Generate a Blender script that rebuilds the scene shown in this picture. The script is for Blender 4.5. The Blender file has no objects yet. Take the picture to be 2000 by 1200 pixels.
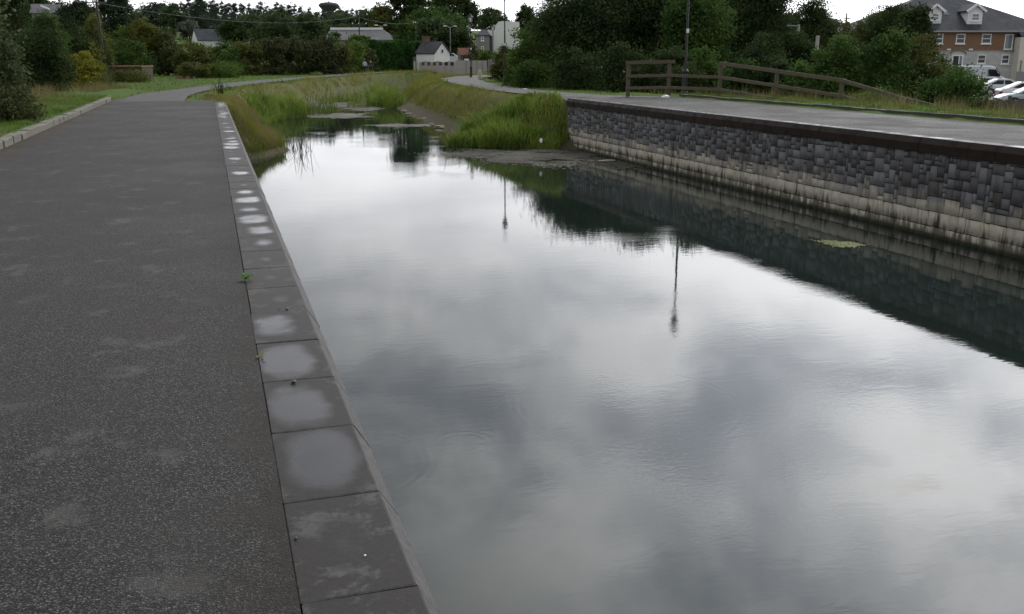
import bpy, bmesh, math, random
import numpy as np
from mathutils import Vector
SC = bpy.context.scene
COL = SC.collection
# ---------------------------------------------------------------- camera
FPX, YH, EYE = 1850.0, 115.0, 1.65
PITCH = math.atan((600 - YH) / FPX)
YAW = math.atan(595.0 / FPX / (math.cos(PITCH) + (600 - YH) / FPX * math.sin(PITCH)))
cam = bpy.data.cameras.new('camera'); camo = bpy.data.objects.new('camera', cam); COL.objects.link(camo)
cam.sensor_fit = 'HORIZONTAL'; cam.sensor_width = 36.0; cam.lens = 36.0 * FPX / 2000.0
cam.clip_start = 0.05; cam.clip_end = 6000
camo.location = (0, 0, EYE); camo.rotation_euler = (math.pi / 2 - PITCH, 0, -YAW)
SC.camera = camo
# ---------------------------------------------------------------- sky, sun, exposure
SUN_EL, SUN_AZ = math.radians(41), math.radians(44)      # azimuth clockwise from +Y
w = bpy.data.worlds.new("World"); SC.world = w; w.use_nodes = True
nt = w.node_tree; N = nt.nodes; L = nt.links; N.clear()
def nd(nt, typ, **kw):
    n = nt.nodes.new(typ)
    for k, v in kw.items():
        if k.startswith('_'):
            setattr(n, k[1:], v)
        else:
            n.inputs[int(k[1:]) if k[0] == 'i' and k[1:].isdigit() else k].default_value = v
    return n
def mth(nt, op, a, b=None, c=None, clamp=False):
    n = nt.nodes.new('ShaderNodeMath'); n.operation = op; n.use_clamp = clamp
    for i, v in enumerate((a, b, c)):
        if v is None: continue
        if isinstance(v, (int, float)): n.inputs[i].default_value = v
        else: nt.links.new(v, n.inputs[i])
    return n.outputs[0]
def mixc(nt, f, a, b, blend='MIX'):
    n = nt.nodes.new('ShaderNodeMix'); n.data_type = 'RGBA'; n.blend_type = blend
    for s, v in ((0, f), (6, a), (7, b)):
        if isinstance(v, (int, float)): n.inputs[s].default_value = v
        elif isinstance(v, tuple): n.inputs[s].default_value = v if len(v) == 4 else (*v, 1)
        else: nt.links.new(v, n.inputs[s])
    return n.outputs[2]
def sstep(nt, v, lo, hi, a=0.0, b=1.0):
    n = nt.nodes.new('ShaderNodeMapRange'); n.interpolation_type = 'SMOOTHSTEP'
    nt.links.new(v, n.inputs[0])
    for i, q in enumerate((lo, hi, a, b)):
        if isinstance(q, (int, float)): n.inputs[i + 1].default_value = q
        else: nt.links.new(q, n.inputs[i + 1])
    return n.outputs[0]
def noise(nt, vec, scale, detail=3, rough=.55, dist=0.0):
    n = nd(nt, 'ShaderNodeTexNoise', Scale=scale, Detail=detail, Roughness=rough, Distortion=dist)
    if vec is not None: nt.links.new(vec, n.inputs['Vector'])
    return n.outputs['Fac']
sky = nd(nt, 'ShaderNodeTexSky', _sky_type='NISHITA', _sun_disc=False, _sun_elevation=SUN_EL, _sun_rotation=SUN_AZ)
sky.air_density = 1.4; sky.dust_density = 3.0
tc = N.new('ShaderNodeTexCoord'); sp = N.new('ShaderNodeSeparateXYZ'); L.new(tc.outputs['Generated'], sp.inputs[0])
zz = mth(nt, 'ADD', mth(nt, 'MAXIMUM', sp.outputs[2], 0.0), 0.16)
cb = N.new('ShaderNodeCombineXYZ')
L.new(mth(nt, 'DIVIDE', sp.outputs[0], zz), cb.inputs[0]); L.new(mth(nt, 'DIVIDE', sp.outputs[1], zz), cb.inputs[1])
mp0 = nd(nt, 'ShaderNodeMapping'); mp0.inputs['Location'].default_value = (5.28, 5.795, 0.0); L.new(cb.outputs[0], mp0.inputs[0])
n1 = noise(nt, mp0.outputs[0], 0.85, 4, .5, .35)
mp = nd(nt, 'ShaderNodeMapping'); mp.inputs['Location'].default_value = (-0.269, -4.291, 4.0); L.new(cb.outputs[0], mp.inputs[0])
n2 = noise(nt, mp.outputs[0], 2.5, 5, .55, .3)
dens = mth(nt, 'ADD', mth(nt, 'MULTIPLY', n1, .52), mth(nt, 'MULTIPLY', n2, .48))
bright = sstep(nt, dens, .39, .61)
far_ = sstep(nt, sp.outputs[2], .40, .10, 0, .72)      # distant cloud merges into an even bright layer
bright = mth(nt, 'ADD', mth(nt, 'MULTIPLY', bright, mth(nt, 'SUBTRACT', 1.0, far_)), mth(nt, 'MULTIPLY', far_, .74))                  # thick dark cloud base -> thin bright cloud
dp = nd(nt, 'ShaderNodeVectorMath', _operation='DOT_PRODUCT'); L.new(tc.outputs['Generated'], dp.inputs[0])
dp.inputs[1].default_value = (math.sin(SUN_AZ) * math.cos(SUN_EL), math.cos(SUN_AZ) * math.cos(SUN_EL), math.sin(SUN_EL))
glow = mth(nt, 'POWER', mth(nt, 'MAXIMUM', dp.outputs['Value'], 0.0), 11.0)   # cloud lit through by the hidden sun
ccol = mixc(nt, bright, (7.6, 8.1, 9.3), (23.5, 23.5, 23.8))
dh = nd(nt, 'ShaderNodeVectorMath', _operation='DOT_PRODUCT'); L.new(tc.outputs['Generated'], dh.inputs[0])
dh.inputs[1].default_value = (math.sin(SUN_AZ), math.cos(SUN_AZ), 0)
low = mth(nt, 'MULTIPLY', sstep(nt, dh.outputs['Value'], -.1, .9), sstep(nt, sp.outputs[2], .42, .04))   # thin bright cloud low on the sunny side
over = sstep(nt, sp.outputs[2], .36, .60, 1.0, .66)      # thicker cloud overhead
ccol = mixc(nt, 1.0, ccol, over, 'MULTIPLY')
gl = mixc(nt, 1.0, ccol, mth(nt, 'ADD', mth(nt, 'ADD', mth(nt, 'MULTIPLY', glow, 3.4), .52), mth(nt, 'MULTIPLY', low, .36)), 'MULTIPLY')
gap = mth(nt, 'MULTIPLY', sstep(nt, n2, .60, .74, 0.0, .5), sstep(nt, sp.outputs[2], .05, .25))
skyb = mixc(nt, 1.0, sky.outputs[0], (1.6, 1.6, 1.6), 'MULTIPLY')
scol = mixc(nt, gap, gl, skyb)
bg = nd(nt, 'ShaderNodeBackground', Strength=0.1); L.new(scol, bg.inputs[0])
wo = N.new('ShaderNodeOutputWorld'); L.new(bg.outputs[0], wo.inputs[0])
sl = bpy.data.lights.new('sun', 'SUN'); sl.energy = 0.8; sl.angle = math.radians(14); sl.color = (1, .96, .9)
so = bpy.data.objects.new('sun', sl); COL.objects.link(so)
so.rotation_euler = (math.pi / 2 - SUN_EL, 0, math.pi - SUN_AZ); so.location = (0, 0, 60)
SC.view_settings.view_transform = 'Standard'; SC.view_settings.look = 'None'
SC.view_settings.exposure = 0.0; SC.view_settings.gamma = 1.0
SC.cycles.max_bounces = 6; SC.cycles.transparent_max_bounces = 6
# ---------------------------------------------------------------- placing by measured angle
RX, FX = (math.cos(YAW), -math.sin(YAW)), (math.sin(YAW), math.cos(YAW))
def ray(px, py):
    a = (px - 1000) / FPX; v = (py - 600) / FPX
    h = math.cos(PITCH) - v * math.sin(PITCH); u = -(math.sin(PITCH) + v * math.cos(PITCH))
    return a * RX[0] + h * FX[0], a * RX[1] + h * FX[1], u, h
def at(px, py, dist):
    r = ray(px, py); t = dist / r[3]
    return Vector((r[0] * t, r[1] * t, EYE + r[2] * t))
def gnd(px, py, z=0.0):
    r = ray(px, py); t = (z - EYE) / r[2]
    return Vector((r[0] * t, r[1] * t, z))
def mpp(dist): return dist * 0.985 / FPX          # metres per photo pixel at that distance
# ---------------------------------------------------------------- helpers
rng = np.random.default_rng(7); random.seed(5)
def tag(o, label=None, cat=None, group=None, kind=None):
    if label: o['label'] = label
    if cat: o['category'] = cat
    if group: o['group'] = group
    if kind: o['kind'] = kind
    return o
def thing(name, label, cat, loc=(0, 0, 0), rz=0.0, group=None):
    o = bpy.data.objects.new(name, None); o.empty_display_size = .2; COL.objects.link(o)
    o.location = loc; o.rotation_euler = (0, 0, rz)
    return tag(o, label, cat, group)
def link(name, me, mat=None, parent=None, loc=None):
    o = bpy.data.objects.new(name, me); COL.objects.link(o)
    if mat is not None and not me.materials: me.materials.append(mat)
    if parent is not None: o.parent = parent
    if loc is not None: o.location = loc
    return o
def copy_tree(o, parent=None):
    c = o.copy(); COL.objects.link(c); c.parent = parent
    for ch in list(o.children): copy_tree(ch, c)
    return c
def np_mesh(name, V, F, smooth=False):
    me = bpy.data.meshes.new(name); V = np.asarray(V, np.float32); F = np.asarray(F, np.int32)
    k = F.shape[1]
    me.vertices.add(len(V)); me.vertices.foreach_set('co', V.ravel())
    me.loops.add(F.size); me.loops.foreach_set('vertex_index', F.ravel())
    me.polygons.add(len(F)); me.polygons.foreach_set('loop_start', np.arange(0, F.size, k, dtype=np.int32))
    if smooth: me.polygons.foreach_set('use_smooth', np.ones(len(F), bool))
    me.update(calc_edges=True); return me
class MB:
    """collects simple shapes, then links them as one mesh object"""
    def __init__(s): s.v = []; s.f = []
    def poly(s, pts): b = len(s.v); s.v += [tuple(p) for p in pts]; s.f.append(list(range(b, b + len(pts)))); return s
    def hexa(s, p):
        b = len(s.v); s.v += [tuple(q) for q in p]
        s.f += [[b + i for i in q] for q in ((3, 2, 1, 0), (4, 5, 6, 7), (0, 1, 5, 4), (1, 2, 6, 5), (2, 3, 7, 6), (3, 0, 4, 7))]; return s
    def box(s, x0, x1, y0, y1, z0, z1):
        return s.hexa([(x0, y0, z0), (x1, y0, z0), (x1, y1, z0), (x0, y1, z0), (x0, y0, z1), (x1, y0, z1), (x1, y1, z1), (x0, y1, z1)])
    def bar(s, a, b, wd, ht, up=(0, 0, 1)):
        a = Vector(a); b = Vector(b); d = (b - a).normalized(); u = Vector(up)
        if abs(d.dot(u)) > .98: u = Vector((0, 1, 0))
        r = d.cross(u).normalized() * wd / 2; u = r.cross(d).normalized() * ht / 2
        return s.hexa([a - r - u, a + r - u, b + r - u, b - r - u, a - r + u, a + r + u, b + r + u, b - r + u])
    def tube(s, pts, rad, n=8, cap=True):
        base = len(s.v); m = len(pts)
        for i, p in enumerate(pts):
            p = Vector(p); d = (Vector(pts[min(i + 1, m - 1)]) - Vector(pts[max(i - 1, 0)])).normalized()
            u = d.cross(Vector((0, 1, 0)) if abs(d.y) < .9 else Vector((1, 0, 0))).normalized(); v = d.cross(u)
            r = rad[i] if isinstance(rad, (list, tuple)) else rad
            for k in range(n):
                a = 2 * math.pi * k / n; s.v.append(tuple(p + (u * math.cos(a) + v * math.sin(a)) * r))
        for i in range(m - 1):
            for k in range(n):
                k2 = (k + 1) % n
                s.f.append([base + i * n + k, base + i * n + k2, base + (i + 1) * n + k2, base + (i + 1) * n + k])
        if cap:
            s.f.append([base + k for k in range(n)][::-1]); s.f.append([base + (m - 1) * n + k for k in range(n)])
        return s
    def lathe(s, prof, n=16, ox=0, oy=0):
        return s.tube([(ox, oy, z) for r, z in prof], [max(r, .001) for r, z in prof], n) if False else s._lathe(prof, n, ox, oy)
    def _lathe(s, prof, n, ox, oy):
        base = len(s.v); m = len(prof)
        for r, z in prof:
            for k in range(n):
                a = 2 * math.pi * k / n; s.v.append((ox + r * math.cos(a), oy + r * math.sin(a), z))
        for i in range(m - 1):
            for k in range(n):
                k2 = (k + 1) % n; s.f.append([base + i * n + k, base + i * n + k2, base + (i + 1) * n + k2, base + (i + 1) * n + k])
        s.f.append([base + k for k in range(n)][::-1]); s.f.append([base + (m - 1) * n + k for k in range(n)]); return s
    def build(s, name, mat, parent=None, smooth=False, bevel=0.0):
        me = bpy.data.meshes.new(name); me.from_pydata(s.v, [], s.f)
        bm = bmesh.new(); bm.from_mesh(me); bmesh.ops.recalc_face_normals(bm, faces=bm.faces)
        if bevel: bmesh.ops.bevel(bm, geom=list(bm.edges), offset=bevel, segments=1, affect='EDGES', clamp_overlap=True)
        bm.to_mesh(me); bm.free()
        if smooth:
            for p in me.polygons: p.use_smooth = True
        return link(name, me, mat, parent)
# ---------------------------------------------------------------- materials
def new_mat(name):
    m = bpy.data.materials.new(name); m.use_nodes = True; nt = m.node_tree; b = nt.nodes['Principled BSDF']
    return m, nt, b
def coords(nt, kind='Object'):
    return nt.nodes.new('ShaderNodeTexCoord').outputs[kind]
def world_pos(nt): return nt.nodes.new('ShaderNodeNewGeometry').outputs['Position']
def bump(nt, b, h, strength=.3, dist=.02):
    n = nd(nt, 'ShaderNodeBump', Strength=strength, Distance=dist); nt.links.new(h, n.inputs['Height'])
    nt.links.new(n.outputs[0], b.inputs['Normal']); return n
def ramp(nt, f, stops):
    n = nt.nodes.new('ShaderNodeValToRGB'); e = n.color_ramp.elements
    while len(e) < len(stops): e.new(.5)
    for q, (p, c) in zip(e, stops): q.position = p; q.color = (*c, 1)
    nt.links.new(f, n.inputs[0]); return n.outputs[0]
def simple(name, col, rough=.6, var=.25, scale=6.0, metal=0.0, bmp=0.0):
    m, nt, b = new_mat(name); v = world_pos(nt)
    f = noise(nt, v, scale, 4)
    c = mixc(nt, f, tuple(x * (1 - var) for x in col), tuple(min(1, x * (1 + var)) for x in col))
    nt.links.new(c, b.inputs['Base Color']); b.inputs['Roughness'].default_value = rough; b.inputs['Metallic'].default_value = metal
    if bmp: bump(nt, b, noise(nt, v, scale * 6, 3), bmp, .02)
    return m
def leaf_mat(name, dark, light, trans=.25, patch=.6, third=None):
    m, nt, b = new_mat(name)
    g = nt.nodes.new('ShaderNodeNewGeometry')
    f = noise(nt, g.outputs['Position'], patch, 3)
    r = mth(nt, 'ADD', mth(nt, 'MULTIPLY', g.outputs['Random Per Island'], .30), mth(nt, 'MULTIPLY', sstep(nt, f, .36, .62), .70))
    c = mixc(nt, r, dark, light)
    if third: c = mixc(nt, mth(nt, 'MULTIPLY', sstep(nt, noise(nt, g.outputs['Position'], 1.7, 4, .6), .50, .64), sstep(nt, g.outputs['Random Per Island'], .15, .75)), c, third)
    nt.links.new(c, b.inputs['Base Color']); b.inputs['Roughness'].default_value = .75
    b.inputs['Specular IOR Level'].default_value = .08
    t = nt.nodes.new('ShaderNodeBsdfTranslucent'); nt.links.new(c, t.inputs[0])
    mx = nt.nodes.new('ShaderNodeMixShader'); mx.inputs[0].default_value = trans
    nt.links.new(b.outputs[0], mx.inputs[1]); nt.links.new(t.outputs[0], mx.inputs[2])
    nt.links.new(mx.outputs[0], nt.nodes['Material Output'].inputs[0]); return m

def asphalt(name, base, far=False):
    m, nt, b = new_mat(name); v = world_pos(nt)
    vo = nd(nt, 'ShaderNodeTexVoronoi', Scale=128.0); nt.links.new(v, vo.inputs['Vector'])
    sx = nt.nodes.new('ShaderNodeSeparateColor'); nt.links.new(vo.outputs['Color'], sx.inputs[0])
    chip = ramp(nt, sx.outputs[0], [(0, tuple(x * .25 for x in base)), (.40, tuple(x * .8 for x in base)), (.66, (base[0] * 1.7, base[1] * 1.62, base[2] * 1.52)),
                                    (.86, tuple(x * 2.7 for x in base)), (1, tuple(x * 5.0 for x in base))])
    gapm = sstep(nt, vo.outputs['Distance'], .42, .62)
    c = mixc(nt, gapm, chip, tuple(x * .22 for x in base))
    big = noise(nt, v, .55, 5, .6)
    c = mixc(nt, sstep(nt, big, .35, .68, .0, .42), c, tuple(x * 1.9 for x in base))      # worn, dusty
    bl = noise(nt, v, 2.3, 5, .65)
    c = mixc(nt, sstep(nt, bl, .55, .70, 0, .6), c, (base[0] * 2.9, base[1] * 2.9, base[2] * 2.9))
    c = mixc(nt, sstep(nt, noise(nt, v, 1.1, 4), .52, .7, 0, .18), c, (base[0] * 1.25, base[1] * .95, base[2] * .72))
    sxx = nt.nodes.new('ShaderNodeSeparateXYZ'); nt.links.new(v, sxx.inputs[0])
    ed = mth(nt, 'ADD', sxx.outputs[0], mth(nt, 'MULTIPLY', mth(nt, 'SUBTRACT', bl, .5), 1.6))
    c = mixc(nt, mth(nt, 'MULTIPLY', sstep(nt, ed, -3.25, -3.75), .85), c, (.040, .030, .017))          # leaf mould swept against the kerb
    c = mixc(nt, mth(nt, 'MULTIPLY', mth(nt, 'MULTIPLY', sstep(nt, ed, -.15, .35), sstep(nt, sxx.outputs[0], .6, .1)), .75), c, (.020, .0155, .011))      # grit and moss along the joint with the coping
    nt.links.new(c, b.inputs['Base Color'])
    nt.links.new(sstep(nt, big, .3, .7, .62, .8), b.inputs['Roughness']); b.inputs['Specular IOR Level'].default_value = .16
    h = mth(nt, 'SUBTRACT', mth(nt, 'MULTIPLY', sx.outputs[1], .6), mth(nt, 'MULTIPLY', vo.outputs['Distance'], 1.2))
    bump(nt, b, h, .45, .006); return m

def coping_mat(name='wet_coping_stone', lo=.15, hi=.3, dk=1.0):
    m, nt, b = new_mat(name)
    oc = coords(nt); oi = nt.nodes.new('ShaderNodeObjectInfo'); wp = world_pos(nt)
    sc = nt.nodes.new('ShaderNodeSeparateColor'); nt.links.new(oi.outputs['Color'], sc.inputs[0])
    s = nt.nodes.new('ShaderNodeSeparateXYZ'); nt.links.new(oc, s.inputs[0])
    dx = mth(nt, 'DIVIDE', mth(nt, 'ADD', s.outputs[0], mth(nt, 'MULTIPLY', mth(nt, 'SUBTRACT', sc.outputs[1], .5), -.3)), .158)
    dy = mth(nt, 'DIVIDE', mth(nt, 'ADD', s.outputs[1], mth(nt, 'MULTIPLY', mth(nt, 'SUBTRACT', sc.outputs[2], .5), -.6)), .30)
    r = mth(nt, 'SQRT', mth(nt, 'ADD', mth(nt, 'POWER', mth(nt, 'ABSOLUTE', dx), 2.6), mth(nt, 'POWER', mth(nt, 'ABSOLUTE', dy), 2.6)))
    nz = noise(nt, wp, 3.6, 4, .55); nf = noise(nt, wp, 30.0, 7, .72)
    r = mth(nt, 'ADD', r, mth(nt, 'MULTIPLY', mth(nt, 'SUBTRACT', nz, .5), 1.15))
    q = mth(nt, 'SUBTRACT', r, sc.outputs[0])
    gn = nt.nodes.new('ShaderNodeNewGeometry'); sn = nt.nodes.new('ShaderNodeSeparateXYZ'); nt.links.new(gn.outputs['True Normal'], sn.inputs[0])
    flat = sstep(nt, sn.outputs[2], .95, .99)
    film = mth(nt, 'MULTIPLY', sstep(nt, q, .30, -.48), flat)
    blot = mth(nt, 'ADD', q, mth(nt, 'MULTIPLY', mth(nt, 'SUBTRACT', nf, .5), .6))
    damp = mth(nt, 'MAXIMUM', sstep(nt, blot, .88, .34), sstep(nt, mth(nt, 'ADD', nz, mth(nt, 'MULTIPLY', nf, .35)), .78, .66))
    dry = mixc(nt, nf, (.048, .046, .045), (.118, .115, .111))
    wet = mixc(nt, nf, (.0165, .0145, .0135), (.030, .026, .024))
    c = mixc(nt, mth(nt, 'MULTIPLY', damp, .88), dry, wet)
    vt = sstep(nt, sn.outputs[2], hi, lo)                        # upright faces darker brown, bevels too on the far stones
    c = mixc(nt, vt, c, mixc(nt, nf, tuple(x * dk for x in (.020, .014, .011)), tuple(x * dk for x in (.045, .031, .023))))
    c = mixc(nt, mth(nt, 'MULTIPLY', mth(nt, 'MULTIPLY', sstep(nt, sn.outputs[2], .85, .7), sstep(nt, sn.outputs[2], .35, .45)), sstep(nt, nf, .3, .6, .25, .75)), c, (.135, .133, .130)) if dk == 1 else c      # dry bevel mixed towards a paler grey
    c = mixc(nt, film, c, (.046, .046, .049))
    nt.links.new(c, b.inputs['Base Color'])
    nt.links.new(sstep(nt, film, 0, 1, .15, .24), b.inputs['Specular IOR Level'])
    ro = mth(nt, 'SUBTRACT', .74, mth(nt, 'MULTIPLY', damp, .22))
    ro = mth(nt, 'ADD', mth(nt, 'MULTIPLY', ro, mth(nt, 'SUBTRACT', 1.0, film)), mth(nt, 'MULTIPLY', film, sstep(nt, nz, .3, .7, .14, .28)))
    nt.links.new(ro, b.inputs['Roughness']); b.inputs['IOR'].default_value = 1.4
    hh = mth(nt, 'MULTIPLY', nf, mth(nt, 'SUBTRACT', 1.0, film))
    bump(nt, b, hh, .35, .006); return m

def water_mat():
    m, nt, b = new_mat('canal_water'); v = world_pos(nt)
    b.inputs['Roughness'].default_value = .015; b.inputs['IOR'].default_value = 1.333
    c = mixc(nt, noise(nt, v, .25, 3), (.0085, .0145, .012), (.014, .0225, .0195))
    nt.links.new(c, b.inputs['Base Color'])
    mp = nd(nt, 'ShaderNodeMapping'); nt.links.new(v, mp.inputs[0])
    mp.inputs['Rotation'].default_value = (0, 0, YAW); mp.inputs['Scale'].default_value = (1, 2.6, 1)
    a = noise(nt, mp.outputs[0], 2.6, 3, .5, .6); f = noise(nt, mp.outputs[0], 11.0, 3, .55, .4)
    pat = sstep(nt, noise(nt, v, .33, 3), .47, .66, .08, 1.0)      # breeze patches
    h = mth(nt, 'ADD', mth(nt, 'MULTIPLY', a, .35), mth(nt, 'MULTIPLY', mth(nt, 'MULTIPLY', f, pat), .42))
    for (cx, cy, r0) in RINGS:                                     # spreading rings where fish have risen
        dv = nd(nt, 'ShaderNodeVectorMath', _operation='DISTANCE'); nt.links.new(v, dv.inputs[0]); dv.inputs[1].default_value = (cx, cy, WZ)
        d = mth(nt, 'SUBTRACT', dv.outputs['Value'], r0)
        env = mth(nt, 'POWER', 2.718, mth(nt, 'MULTIPLY', mth(nt, 'MULTIPLY', d, d), -130.0))
        h = mth(nt, 'ADD', h, mth(nt, 'MULTIPLY', mth(nt, 'MULTIPLY', env, mth(nt, 'SINE', mth(nt, 'MULTIPLY', d, 62.0))), .045))
    bump(nt, b, h, .036, .05); return m

def wall_mat():
    m, nt, b = new_mat('squared_rubble_stone')
    g = nt.nodes.new('ShaderNodeNewGeometry'); v = g.outputs['Position']; s = nt.nodes.new('ShaderNodeSeparateXYZ'); nt.links.new(v, s.inputs[0])
    nf = noise(nt, v, 9, 5, .62); nb = noise(nt, v, 1.3, 4, .55)
    stone = ramp(nt, mth(nt, 'ADD', mth(nt, 'MULTIPLY', g.outputs['Random Per Island'], .75), mth(nt, 'MULTIPLY', nf, .3)),
                 [(0, (.028, .026, .025)), (.3, (.060, .059, .060)), (.62, (.096, .098, .104)), (1, (.175, .175, .178))])
    stone = mixc(nt, sstep(nt, nf, .58, .75, 0, .6), stone, (.05, .044, .036))
    mp = nd(nt, 'ShaderNodeMapping'); mp.inputs['Scale'].default_value = (1, 3.4, .55); nt.links.new(v, mp.inputs[0])
    st = noise(nt, mp.outputs[0], 1.6, 4, .6)                      # runs down the face
    zl = mth(nt, 'ADD', mth(nt, 'ADD', s.outputs[2], mth(nt, 'MULTIPLY', mth(nt, 'SUBTRACT', g.outputs['Random Per Island'], .5), .26)), mth(nt, 'ADD', mth(nt, 'MULTIPLY', mth(nt, 'SUBTRACT', nb, .25), .60), mth(nt, 'MULTIPLY', st, .42)))
    lime = sstep(nt, zl, WZ + 1.34, WZ + .86)
    lc = mixc(nt, nf, (.31, .285, .225), (.56, .52, .42))
    lc = mixc(nt, sstep(nt, g.outputs['Random Per Island'], .2, .8, 0, .22), lc, (.19, .18, .16))
    c = mixc(nt, mth(nt, 'MULTIPLY', lime, .9), stone, lc)
    c = mixc(nt, mth(nt, 'MULTIPLY', sstep(nt, st, .56, .68), .55), c, (.040, .030, .019))          # rusty runs
    dr = mth(nt, 'ADD', s.outputs[2], mth(nt, 'MULTIPLY', mth(nt, 'SUBTRACT', st, .42), -1.7))
    alg = sstep(nt, dr, WZ + .24, WZ - .04)
    c = mixc(nt, mth(nt, 'MULTIPLY', alg, .85), c, mixc(nt, nb, (.060, .048, .020), (.022, .024, .010)))
    wl = sstep(nt, mth(nt, 'ADD', s.outputs[2], mth(nt, 'MULTIPLY', nf, -.08)), WZ + .10, WZ + .0)
    c = mixc(nt, wl, c, (.022, .024, .008))
    nt.links.new(c, b.inputs['Base Color']); b.inputs['Roughness'].default_value = .75
    bump(nt, b, nf, .55, .02); return m

def ground_mat():
    m, nt, b = new_mat('grass_and_mud_ground'); v = world_pos(nt)
    at_ = nt.nodes.new('ShaderNodeAttribute'); at_.attribute_name = 'zone'; sp = nt.nodes.new('ShaderNodeSeparateColor'); nt.links.new(at_.outputs['Color'], sp.inputs[0])
    n0 = noise(nt, v, .35, 4); n1 = noise(nt, v, 4.0, 5, .65); n2 = noise(nt, v, 22., 4, .65)
    lawn = mixc(nt, n1, (.034, .078, .010), (.085, .135, .024))
    lawn = mixc(nt, sstep(nt, n0, .5, .66, 0, .55), lawn, (.095, .088, .038))
    dry = mixc(nt, n1, (.045, .056, .014), (.13, .125, .038))
    mud = mixc(nt, n2, (.050, .042, .028), (.125, .102, .072))
    mud = mixc(nt, sstep(nt, n1, .5, .62, 0, .7), mud, (.05, .052, .022))
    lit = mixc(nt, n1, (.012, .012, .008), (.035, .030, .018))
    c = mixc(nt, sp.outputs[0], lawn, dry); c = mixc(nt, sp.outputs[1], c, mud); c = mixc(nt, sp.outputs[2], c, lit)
    nt.links.new(c, b.inputs['Base Color']); b.inputs['Roughness'].default_value = .9; b.inputs['Specular IOR Level'].default_value = .1
    bump(nt, b, mth(nt, 'ADD', n1, mth(nt, 'MULTIPLY', n2, .5)), .8, .08); return m

def slate_mat(name, a, b_):
    m, nt, b = new_mat(name); oc = coords(nt)
    br = nd(nt, 'ShaderNodeTexBrick', Scale=1.0); br.inputs['Brick Width'].default_value = .35; br.inputs['Row Height'].default_value = .22
    br.inputs['Mortar Size'].default_value = .012
    br.inputs['Color1'].default_value = (*a, 1); br.inputs['Color2'].default_value = (*b_, 1); br.inputs['Mortar'].default_value = (*[x * .5 for x in a], 1)
    s = nt.nodes.new('ShaderNodeSeparateXYZ'); nt.links.new(oc, s.inputs[0]); c2 = nt.nodes.new('ShaderNodeCombineXYZ')
    nt.links.new(mth(nt, 'ADD', s.outputs[0], mth(nt, 'MULTIPLY', s.outputs[1], .3)), c2.inputs[0]); nt.links.new(mth(nt, 'MULTIPLY', s.outputs[2], 1.4), c2.inputs[1])
    nt.links.new(c2.outputs[0], br.inputs['Vector'])
    c = mixc(nt, sstep(nt, noise(nt, oc, .6, 5), .4, .7, 0, .5), br.outputs[0], tuple(x * 1.4 for x in b_))
    nt.links.new(c, b.inputs['Base Color']); b.inputs['Roughness'].default_value = .8; b.inputs['Specular IOR Level'].default_value = .2; return m
def brick_mat(name, a, b_, mort, bw=.225, rh=.075):
    m, nt, b = new_mat(name); oc = coords(nt)
    br = nd(nt, 'ShaderNodeTexBrick', Scale=1.0); br.inputs['Brick Width'].default_value = bw; br.inputs['Row Height'].default_value = rh
    br.inputs['Mortar Size'].default_value = .01; br.inputs['Color1'].default_value = (*a, 1); br.inputs['Color2'].default_value = (*b_, 1); br.inputs['Mortar'].default_value = (*mort, 1)
    s = nt.nodes.new('ShaderNodeSeparateXYZ'); nt.links.new(oc, s.inputs[0]); c2 = nt.nodes.new('ShaderNodeCombineXYZ')
    nt.links.new(mth(nt, 'ADD', s.outputs[0], s.outputs[1]), c2.inputs[0]); nt.links.new(s.outputs[2], c2.inputs[1]); nt.links.new(c2.outputs[0], br.inputs['Vector'])
    c = mixc(nt, sstep(nt, noise(nt, oc, 1.2, 5), .42, .7, 0, .4), br.outputs[0], tuple(x * .7 for x in a))
    nt.links.new(c, b.inputs['Base Color']); b.inputs['Roughness'].default_value = .8; return m
def glass_mat(name, col=(.02, .025, .03)):
    m, nt, b = new_mat(name); b.inputs['Base Color'].default_value = (*col, 1); b.inputs['Roughness'].default_value = .06; return m
def paint_mat(name, col, rough=.28, metal=.0):
    m, nt, b = new_mat(name); v = coords(nt)
    c = mixc(nt, sstep(nt, noise(nt, v, 2.5, 4), .45, .75, 0, .25), col, tuple(x * .7 for x in col))
    nt.links.new(c, b.inputs['Base Color']); b.inputs['Roughness'].default_value = rough; b.inputs['Metallic'].default_value = metal
    b.inputs['Coat Weight'].default_value = .5; b.inputs['Coat Roughness'].default_value = .05; return m

WZ = -2.1
RINGS = [tuple(gnd(1228, 790, WZ)[:2]) + (1.25,), tuple(gnd(905, 866, WZ)[:2]) + (.27,), tuple(gnd(640, 905, WZ)[:2]) + (.95,)]
M = {}
M['asphalt'] = asphalt('dark_asphalt', (.0315, .0305, .0292)); M['asphalt_pale'] = asphalt('grey_asphalt', (.066, .065, .064))
M['coping'] = coping_mat(); M['coping_far'] = coping_mat('dark_coping_stone', .62, .8, .55); M['water'] = water_mat(); M['wall'] = wall_mat(); M['ground'] = ground_mat()
M['mortar'] = simple('dark_mortar', (.016, .015, .014), .9)
M['kerb'] = simple('mossy_kerb_stone', (.135, .125, .10), .85, .45, 9, bmp=.4)
M['kerb_dark'] = simple('dark_kerb_stone', (.045, .042, .034), .85, .4, 9, bmp=.4)
M['timber'] = simple('weathered_timber', (.082, .072, .044), .8, .45, 7, bmp=.35)
M['timber_grey'] = simple('grey_timber', (.085, .08, .074), .85, .35, 6)
M['bark'] = simple('bark', (.055, .045, .034), .9, .4, 8, bmp=.5)
M['black'] = simple('black_paint', (.012, .012, .013), .4, .2)
M['greymetal'] = simple('galvanised_metal', (.22, .23, .24), .5, .15, metal=.3)
M['lampglass'] = simple('frosted_lamp_glass', (.62, .64, .66), .3, .06)
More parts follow.
